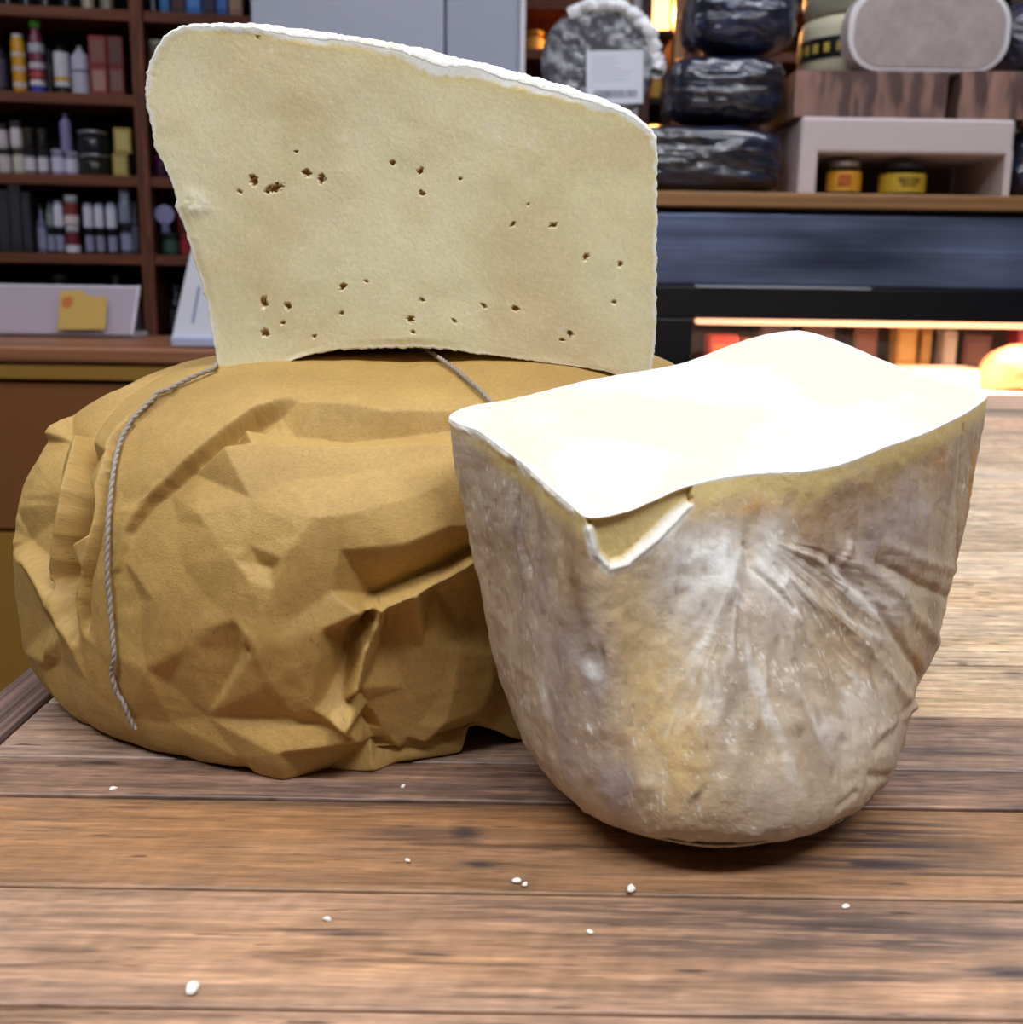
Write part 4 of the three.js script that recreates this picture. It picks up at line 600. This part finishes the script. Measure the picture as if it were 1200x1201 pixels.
// ---------------------------------------------------------------- display case on the right
const ZC = -2.2;
{
  const X = (px) => onZ(px, 300, ZC).x, Y = (py) => onZ(985, py, ZC).y, xl = X(650), xr = 1.75, W = xr - xl, c = (xl + xr) / 2, D = .75;
  const t = thing('display_case', 'refrigerated display case with steel band and black framed glass', 'display case', [c, 0, ZC - D / 2]), f = D / 2, x = (px) => X(px) - c;
  const yT = Y(228), yW = Y(246), yS0 = Y(250), yS1 = Y(338), yG = Y(376), black = std(0x0a0b12, .35);
  part('top_board', rbox(W, yT - yW, D + .03, .004, 0, (yT + yW) / 2, .012), std(0xc0905a, .5, { map: woodMap }), t, 'pale wooden board on top of the case');
  const steelMap = dataTex(512, 128, (i, j, cc) => { const a = fbm(i / 512 * 6, j / 128 * 3, 4, 4), b = fbm(i / 512 * 4, j / 128 * 90, 8, 3), k = .62 + (a - .5) * .7 + (b - .5) * .25; cc[0] = k * .92; cc[1] = k * .97; cc[2] = k * 1.1; });  // random blotches and lengthwise streaks in the steel tone
  part('steel_band', rbox(W, yS0 - yS1, .03, .008, 0, (yS0 + yS1) / 2, f - .012), std(0xc0c8e0, .34, { metalness: .7, map: steelMap, bumpMap: steelMap, bumpScale: .0006 }), t, 'smeared stainless steel band');
  part('upper_casing', box(W - .004, yW - yS1, D - .07, 0, (yW + yS1) / 2, -.04), std(0x7d828e, .4, { metalness: .6 }), t);
  part('black_frame', [rbox(W, yS1 - yG, .04, .004, 0, (yS1 + yG) / 2, f - .018), rbox(x(817) + W / 2, yG - .2, .04, .004, (x(817) - W / 2) / 2, (yG + .2) / 2, f - .018), rbox(.08, yG - .2, .04, .004, W / 2 - .04, (yG + .2) / 2, f - .018), rbox(W, .5, .04, .004, 0, .25, f - .018)], black, t, 'glossy black frame');
  part('chrome_line', rbox(.34, .004, .004, .0015, x(920), yS1 - .001, f + .004), silver, t);
  part('glass_pane', box(W / 2 - x(817) - .08, yG - .5, .006, (x(817) + W / 2 - .08) / 2, (yG + .5) / 2, f - .03), new THREE.MeshPhysicalMaterial({ color: 0xffffff, transmission: 1, thickness: 0, roughness: .02, ior: 1.45 }), t, 'clear glass pane');
  const yF = onZ(1100, 444, ZC - .42).y, lin = std(0xd9cabb, .6);
  part('inner_floor', box(W - .04, .03, D - .08, 0, yF - .015, -.01), std(0xf0e6da, .5), t, 'white tray floor'); part('inner_front', box(W - .04, yF - .48, .012, 0, (yF + .48) / 2, f - .06), std(0xf0e6da, .5), t, 'white lining below the tray floor'); part('inner_back', box(W - .02, yG - .1, .03, 0, (yG + .1) / 2, -f + .02), std(0x5a3a34, .7), t);
  part('inner_side', box(.03, yG - .1, D - .06, -W / 2 + .015, (yG + .1) / 2, 0), lin, t); part('inner_side', box(.03, yG - .1, D - .06, W / 2 - .015, (yG + .1) / 2, 0), lin, t); part('inner_ceiling', box(W - .02, .02, D - .06, 0, yG + .03, -.01), lin, t);
  part('light_strip', rbox(W / 2 - x(830) - .1, .016, .03, .003, (x(830) + W / 2 - .1) / 2, yG - .006, f - .10), new THREE.MeshStandardMaterial({ color: 0xffe6cc, emissive: 0xffc49a, emissiveIntensity: 1.6 }), t, 'glowing warm light strip');
  const rl = new THREE.RectAreaLight(0xffd2b0, 50, 1.0, .04); rl.position.set((x(830) + W / 2 - .1) / 2, yG - .017, f - .10); rl.rotation.x = -Math.PI / 2; t.add(rl);
  // goods inside
  const gx = (px, z) => onZ(px, 420, z).x;
  const pack = (px, w, h, z, hex, lab, name, label) => { const q = thing(name, label, 'food pack', [gx(px, z), yF + .0004, z]); part('wrapper', rbox(w, h, .06, .008, 0, h / 2, 0), P_(hex, .4), q); part('printed_panel', rbox(w * .7, h * .5, .003, .001, 0, h * .55, .0305), P_(lab), q); };
  const zb = ZC - .5;
  pack(1058, .05, .125, zb, 0xc79a48, 0xd9b66a, 'food_pack', 'tall yellow pack in the display case'); pack(1080, .03, .12, zb - .02, 0xa87f38, 0xc2a05a, 'food_pack', 'narrow ochre pack beside the yellow pack'); pack(1108, .035, .11, zb, 0xb9b4b0, 0xd0ccc8, 'food_pack', 'pale grey pack in the display case'); pack(1140, .07, .1, zb - .03, 0x6a4a48, 0x7c5854, 'food_pack', 'brown pack behind the bread loaf'); pack(1192, .03, .13, zb, 0xb0304a, 0xd06070, 'food_pack', 'crimson pack behind the bread loaf'); pack(1010, .06, .12, zb - .02, 0x6a4038, 0x80503f, 'food_pack', 'dark brown pack beside the yellow pack'); pack(1240, .07, .12, zb, 0x806050, 0xa08060, 'food_pack', 'tan pack beside the crimson pack');
  pack(845, .07, .1, ZC - .3, 0xd8504a, 0xf08a4a, 'food_pack', 'red and orange pack beside the black frame'); pack(880, .05, .09, ZC - .34, 0xe0a050, 0xf0c070, 'food_pack', 'small orange pack beside the red pack'); pack(905, .08, .13, zb, 0x5a4a52, 0x6c5a60, 'food_pack', 'dull mauve pack at the back'); pack(955, .08, .12, zb, 0x5a3830, 0x74483a, 'food_pack', 'maroon pack at the back');
  const lump = (px, z, rx, ry, rz, hex, name, label, cat, seed) => { const g = new THREE.SphereGeometry(1, 48, 32), a = g.attributes.position; for (let q = 0; q < a.count; q++) { const v = V(a.getX(q), a.getY(q), a.getZ(q)), k = .85 + .3 * fbm(v.x * 1.6 + seed, v.y * 1.6, v.z * 1.6, 3); a.setXYZ(q, v.x * k * rx, Math.max(v.y, -.55) * k * ry, v.z * k * rz); } g.computeVertexNormals(); g.computeBoundingBox(); g.translate(0, -g.boundingBox.min.y, 0); const o = part(name, g, hex.isMaterial ? hex : std(hex, .6), scene); o.name = numbered(name); o.position.set(gx(px, z), yF + .0005, z); o.userData = { label, category: cat }; };
  lump(1188, ZC - .17, .062, .058, .06, 0xe2a878, 'bread_loaf', 'round pale crusted loaf on the white tray floor', 'bread', 3); lump(1250, ZC - .2, .06, .05, .06, 0xd09060, 'bread_loaf', 'browner round loaf beside the pale loaf', 'bread', 9);
  { const q = thing('white_tray', 'shallow white tray in the display case beside the loaf', 'tray', [gx(1105, ZC - .25), yF + .0004, ZC - .25]); part('tray_base', rbox(.16, .006, .14, .002, 0, .003, 0), P_(0xf2e8dc), q); part('tray_rim', [box(.16, .035, .005, 0, .02, .068), box(.16, .035, .005, 0, .02, -.068), box(.005, .035, .14, .078, .02, 0), box(.005, .035, .14, -.078, .02, 0)], P_(0xf2e8dc), q); }
}

// ---------------------------------------------------------------- cheeses standing on the case
{
  const yT = onZ(985, 228, ZC).y + .0005, X = (px, z) => onZ(px, 150, z).x, Y = (px, py, z) => onZ(px, py, z).y;
  const wrapMat = (c, seed) => new THREE.MeshPhysicalMaterial({ color: 0xffffff, vertexColors: true, roughness: .32, clearcoat: .9, clearcoatRoughness: .12 });
  // rounded block in crinkled film; e: boxiness
  function wrapped(name, label, px0, px1, py0, py1, z, depth, base, cols, seed, e = 3.2, group) {
    const x0 = X(px0, z), x1 = X(px1, z), w = (x1 - x0) / 2, h = (py1 - py0) * Math.abs(z) / FOCAL, g = new THREE.SphereGeometry(1, 120, 80), a = g.attributes.position, col = new Float32Array(a.count * 3), cc = cols.map(C);
    for (let q = 0; q < a.count; q++) { const v = V(a.getX(q), a.getY(q), a.getZ(q)), s = 1 / Math.pow(Math.pow(Math.abs(v.x), e) + Math.pow(Math.abs(v.y), e) + Math.pow(Math.abs(v.z), e), 1 / e); const n = ridge(v.x * 2.2 + seed, v.y * 3.4, v.z * 2.2, 4) - .5, k = s * (1 + .10 * n); a.setXYZ(q, v.x * k * w, v.y * k * h / 2, v.z * k * depth / 2);
      const m = fbm(v.x * 3 + seed, v.y * 4, v.z * 3, 3); const A = cc[0], B = cc[1], D = cc[2], t1 = sstep(.45, .65, m), t2 = sstep(.66, .74, fbm(v.x * 7, v.y * 9 + seed, v.z * 7, 2)); col[3 * q] = mix(mix(A.r, B.r, t1), D.r, t2 * .7); col[3 * q + 1] = mix(mix(A.g, B.g, t1), D.g, t2 * .7); col[3 * q + 2] = mix(mix(A.b, B.b, t1), D.b, t2 * .7); }
    g.setAttribute('color', new THREE.BufferAttribute(col, 3)); g.computeBoundingBox(); { const q = g.boundingBox.getSize(V(0, 0, 0)); g.scale(2 * w / q.x, h / q.y, depth / q.z); } g.computeVertexNormals(); g.computeBoundingBox(); const top = g.boundingBox.max.y - g.boundingBox.min.y; g.translate(0, -g.boundingBox.min.y, 0);
    const o = part(name, g, wrapMat(), scene); o.name = numbered(name); o.position.set((x0 + x1) / 2, base, z - depth / 2 + .0); o.userData = { label, category: 'cheese' }; if (group) o.userData.group = group; return base + top;
  }
  const z1 = ZC - .02, darkC = ['#0c1022', '#1c2442', '#3a2416'];
  let y = wrapped('wrapped_cheese', 'lowest and widest black film wrapped cheese of the stack', 672, 934, 150, 228, z1, .26, yT, darkC, 1, 4.5);
  const yLow = y + .0004;
  y = wrapped('wrapped_cheese', 'middle black film wrapped cheese of the stack', 783, 927, 76, 153, z1 - .02, .22, yLow, darkC, 5, 4) + .0004;
  wrapped('wrapped_cheese', 'topmost black film wrapped cheese of the stack', 803, 938, -2, 76, z1 - .02, .2, y, ['#11152a', '#252e52', '#40425a'], 9, 3.2);
  { // round cheese with printed label, standing on edge
    const z = z1 - .07, p = onZ(702, 94, z), R = 60 * Math.abs(z) / FOCAL, t = thing('round_cheese', 'grey round cheese in clouded film with a white barcode label', 'cheese', [p.x, yLow, z - .05]);
    const NI = 160, NJ = 60, Pq = [], col = new Float32Array(NI * NJ * 3), A = C('#44454d'), B = C('#787a84'), Wt = C('#eceef4');
    for (let j = 0; j < NJ; j++) for (let i = 0; i < NI; i++) { const a = i / NI * Math.PI * 2, q = j / (NJ - 1); let r, zz; if (q < .45) { r = q / .45 * (R - .012); zz = .045; } else if (q < .75) { const b = (q - .45) / .3 * Math.PI / 2; r = R - .012 + .012 * Math.sin(b); zz = .045 - .02 * (1 - Math.cos(b)); } else { r = R * (1 - (q - .75) / .25 * .9999); zz = .025 - .08 * Math.min(1, (q - .75) / .06); }
      const n = fbm(Math.cos(a) * r * 90, Math.sin(a) * r * 90, 3, 3), fold = q > .45 && q < .8 ? ridge(a * 5, q * 6, 2, 3) * .008 : 0; Pq.push(V(Math.cos(a) * (r + fold), R + .009 + Math.sin(a) * (r + fold), zz + (n - .5) * .003));
      const m = sstep(.4, .65, n), k = j * NI + i; for (let c = 0; c < 3; c++) { const e = 'rgb'[c]; col[3 * k + c] = mix(mix(A[e], B[e], m), Wt[e], .3 * sstep(.58, .7, n)); } }
    part('wheel', gridGeo(NI, NJ, Pq, col), new THREE.MeshPhysicalMaterial({ vertexColors: true, roughness: .35, clearcoat: .7, clearcoatRoughness: .2 }), t);
    // gathered film round the upper right edge
    const pts = []; for (let e = 0; e <= 40; e++) { const a = 2.15 - e / 40 * 2.25; pts.push(V(Math.cos(a) * (R + .002 + .008 * noise(e * .6, 2)), R + Math.sin(a) * (R + .002 + .008 * noise(e * .6, 7)), .034 + .012 * noise(e * .5, 5))); }
    const tg = new THREE.TubeGeometry(new THREE.CatmullRomCurve3(pts), 140, .013, 14), ta = tg.attributes.position; for (let q = 0; q < ta.count; q++) { const k = (ridge(ta.getX(q) * 60, ta.getY(q) * 60, ta.getZ(q) * 60, 3) - .5) * .014; ta.setXYZ(q, ta.getX(q) + k, ta.getY(q) + k * .6, ta.getZ(q) + k); } tg.computeVertexNormals();
    part('gathered_film', tg, phys(0xf4f5fb, .4, { clearcoat: .4 }), t, 'crumpled white film along the edge');
    const cv = document.createElement('canvas'); cv.width = 256; cv.height = 232; const cx = cv.getContext('2d'); cx.fillStyle = '#dfe4f2'; cx.fillRect(0, 0, 256, 232); cx.fillStyle = '#b4bccf'; for (let q = 0; q < 9; q++) { cx.fillRect(26, 26 + q * 13, 90 + 110 * h3(q, 3, 1), 3); } cx.fillStyle = '#3c4258'; let bx = 36; while (bx < 222) { const w = 2 + 5 * h3(bx, 2, 2); cx.fillRect(bx, 172, w, 34); bx += w + 2 + 4 * h3(bx, 5, 2); }
    const tx = new THREE.CanvasTexture(cv); tx.colorSpace = THREE.SRGBColorSpace; const lw = 63 * Math.abs(z) / FOCAL, lh = 56 * Math.abs(z) / FOCAL, lp = onZ(724, 85, z + .05); part('barcode_label', new THREE.PlaneGeometry(lw, lh).rotateZ(.03).translate(lp.x - p.x, lp.y - yLow, .0485), std(0xffffff, .5, { map: tx }), t, 'white printed label with a barcode');
  }
  // white riser, jars in it
  const zr = ZC - .03, rx = (px) => X(px, zr), rT = Y(1060, 138, zr), rB = Y(1060, 181, zr), rc = (rx(940) + rx(1192)) / 2;
  const rs = thing('white_riser', 'white open fronted riser box holding two small jars', 'riser', [rc, yT, zr - .13]);
  const rm = std(0xcdbfc0, .6); part('top_slab', rbox(rx(1192) - rx(940), rT - rB, .36, .008, 0, (rT + rB) / 2 - yT, -.05), rm, rs); part('side_panel', rbox(rx(962) - rx(940), rB - yT + .01, .26, .006, rx(951) - rc, (rB - yT + .01) / 2, 0), rm, rs); part('side_panel', rbox(.014, rB - yT + .01, .26, .003, rx(1192) - rc - .007, (rB - yT + .01) / 2, 0), rm, rs); part('back_panel', box(rx(1180) - rx(960), rB - yT, .008, 0, (rB - yT) / 2, -.12), std(0x6a5048, .8), rs);
  const jr = (px, w, py, lid, lab, l2, label) => { const z = zr - .06, t = thing('small_jar', label, 'jar', [X(px, z), yT + .0004, z]), h = Y(px, py, z) - yT, r = w / 2 * Math.abs(z) / FOCAL; jar(t, h, r, { body: 0x15110c, lid: 0x1b1a1c, metal: lid, label: lab, l0: .14, l1: .7 }); if (l2) part('printed_mark', rbox(r * .7, h * .3, .004, .001, -r * .2, h * .45, r * 1.02), P_(l2), t); else for (let q = 0; q < 3; q++) part('printed_line', box(r * (1.0 - .2 * q), h * .04, .003, 0, h * (.55 - .1 * q), r * 1.02), P_(0x5a4a10), t); };
  jr(994, 38, 190, true, 0xd99a28, 0xb5581e, 'small dark jar with silver lid and orange label in riser'); jr(1063, 50, 194, false, 0xc2a024, 0, 'wider black jar with plain yellow label in riser');
  // brown blocks on the riser
  const rough = (name, label, px0, px1, py0, z, depth, seed) => { const w = X(px1, z) - X(px0, z), h = Y((px0 + px1) / 2, py0, z) - rT, g = new THREE.BoxGeometry(w, h, depth, 60, 20, 20), a = g.attributes.position, col = new Float32Array(a.count * 3), A = C('#8a6a60'), B = C('#5a4340'), D = C('#a88070'); for (let q = 0; q < a.count; q++) { const xx = a.getX(q), yy = a.getY(q), zz = a.getZ(q), n = fbm(xx * 60 + seed, yy * 14, zz * 60, 4); a.setXYZ(q, xx + (n - .5) * .004, yy * (1 + (n - .5) * .02), zz + (n - .5) * .008); const m = sstep(.35, .6, n), m2 = sstep(.55, .7, fbm(xx * 30 + seed, yy * 8, 5, 3)); col[3 * q] = mix(mix(A.r, B.r, m), D.r, m2 * .7); col[3 * q + 1] = mix(mix(A.g, B.g, m), D.g, m2 * .7); col[3 * q + 2] = mix(mix(A.b, B.b, m), D.b, m2 * .7); } g.setAttribute('color', new THREE.BufferAttribute(col, 3)); g.computeVertexNormals(); g.computeBoundingBox(); g.translate(0, -g.boundingBox.min.y, 0); const o = part(name, g, std(0xffffff, .7, { vertexColors: true }), scene); o.name = numbered(name); o.position.set((X(px0, z) + X(px1, z)) / 2, rT + .0005, z - depth / 2); o.userData = { label, category: 'cheese' }; return rT + g.boundingBox.max.y - g.boundingBox.min.y; };
  const zb = zr - .01, bT = rough('brown_cheese_block', 'streaked brown cheese block on riser under the cream wheel', 930, 1107, 84, zb, .34, 2) + .001; rough('brown_cheese_block', 'streaked brown cheese block on riser behind film wrapped cheese', 1122, 1215, 84, zb, .34, 7);
  { // support between: the second block rests partly on the riser only
  }
  { // white cut cheese with rounded corners
    const z = zb - .005, w = X(1173, z) - X(990, z), h = (83 - 1) * Math.abs(z) / FOCAL, r = h * .42, s = new THREE.Shape(); s.moveTo(-w / 2 + r, 0); s.lineTo(w / 2 - r, 0); s.absarc(w / 2 - r, r, r, -Math.PI / 2, 0); s.lineTo(w / 2, h - r); s.absarc(w / 2 - r, h - r, r, 0, Math.PI / 2); s.lineTo(-w / 2 + r, h); s.absarc(-w / 2 + r, h - r, r, Math.PI / 2, Math.PI); s.lineTo(-w / 2, r); s.absarc(-w / 2 + r, r, r, Math.PI, Math.PI * 1.5);
    const t = thing('cut_cheese', 'pale cut cheese with rounded corners lying on the brown blocks', 'cheese', [(X(990, z) + X(1173, z)) / 2, bT, z]);
    part('rind', new THREE.ExtrudeGeometry(s, { depth: .05, bevelEnabled: true, bevelSize: .004, bevelThickness: .004, bevelSegments: 3, curveSegments: 24 }).translate(0, .004, -.056), phys(0xe6e2e6, .35, { clearcoat: .5 }), t, 'whitish film covered rind');
    const s2 = s.clone(); part('cut_face', new THREE.ExtrudeGeometry(s, { depth: .004, bevelEnabled: false, curveSegments: 24 }).scale(.95, .93, 1).translate(0, h * .035 + .004, -.003), std(0xbfb0ae, .55, { map: withRepeat(grainTex(256, 8, .2, 33), 4, 4) }), t, 'dull pinkish grey cut face');
  }
  { // cream wheel lying flat behind it
    const z = zb - .2, px = 1002, r = 66 * Math.abs(z) / FOCAL, h = 68 * Math.abs(z) / FOCAL, t = thing('cream_wheel', 'cream cheese wheel with black label band lying on brown block', 'cheese', [X(px, z), bT, z]);
    part('wheel', lathe([[0, 0], [r * .8, 0], [r * .95, h * .08], [r, h * .25], [r, h * .8], [r * .96, h * .95], [r * .85, h], [0, h]], 60), phys(0xd6d2b4, .4, { clearcoat: .4 }), t);
    part('black_band', lathe([[r * 1.002, h * .34], [r * 1.012, h * .34], [r * 1.012, h * .66], [r * 1.002, h * .66]], 60), P_(0x14151a, .4), t, 'black label band'); for (let q = 0; q < 9; q++) { const a = Math.PI + .1 + q * .22; part('yellow_emblem', box(.012, h * .14, .003).translate(0, h * .5, r * 1.014).rotateY(a + Math.PI / 2), P_(0xc9b24a), t); }
    const u = thing('cream_wheel', 'second cream wheel stacked on the black banded wheel', 'cheese', [X(px, z), bT + h + .0006, z]); part('wheel', lathe([[0, 0], [r * .78, 0], [r * .93, h * .08], [r * .97, h * .25], [r * .97, h * .8], [r * .8, h], [0, h]], 60), phys(0xa8a694, .4, { clearcoat: .4 }), u);
  }
  wrapped('wrapped_cheese', 'dark film wrapped cheese beside the pale cut cheese', 1168, 1272, -8, 85, zb - .1, .18, bT - .001, ['#14162a', '#2c3154', '#505068'], 14, 3);
  wrapped('wrapped_cheese', 'black film wrapped cheese beside the white riser', 1193, 1300, 150, 228, z1 - .02, .2, yT, darkC, 21, 4);
}
//<BG
renderer.render(scene, camera);
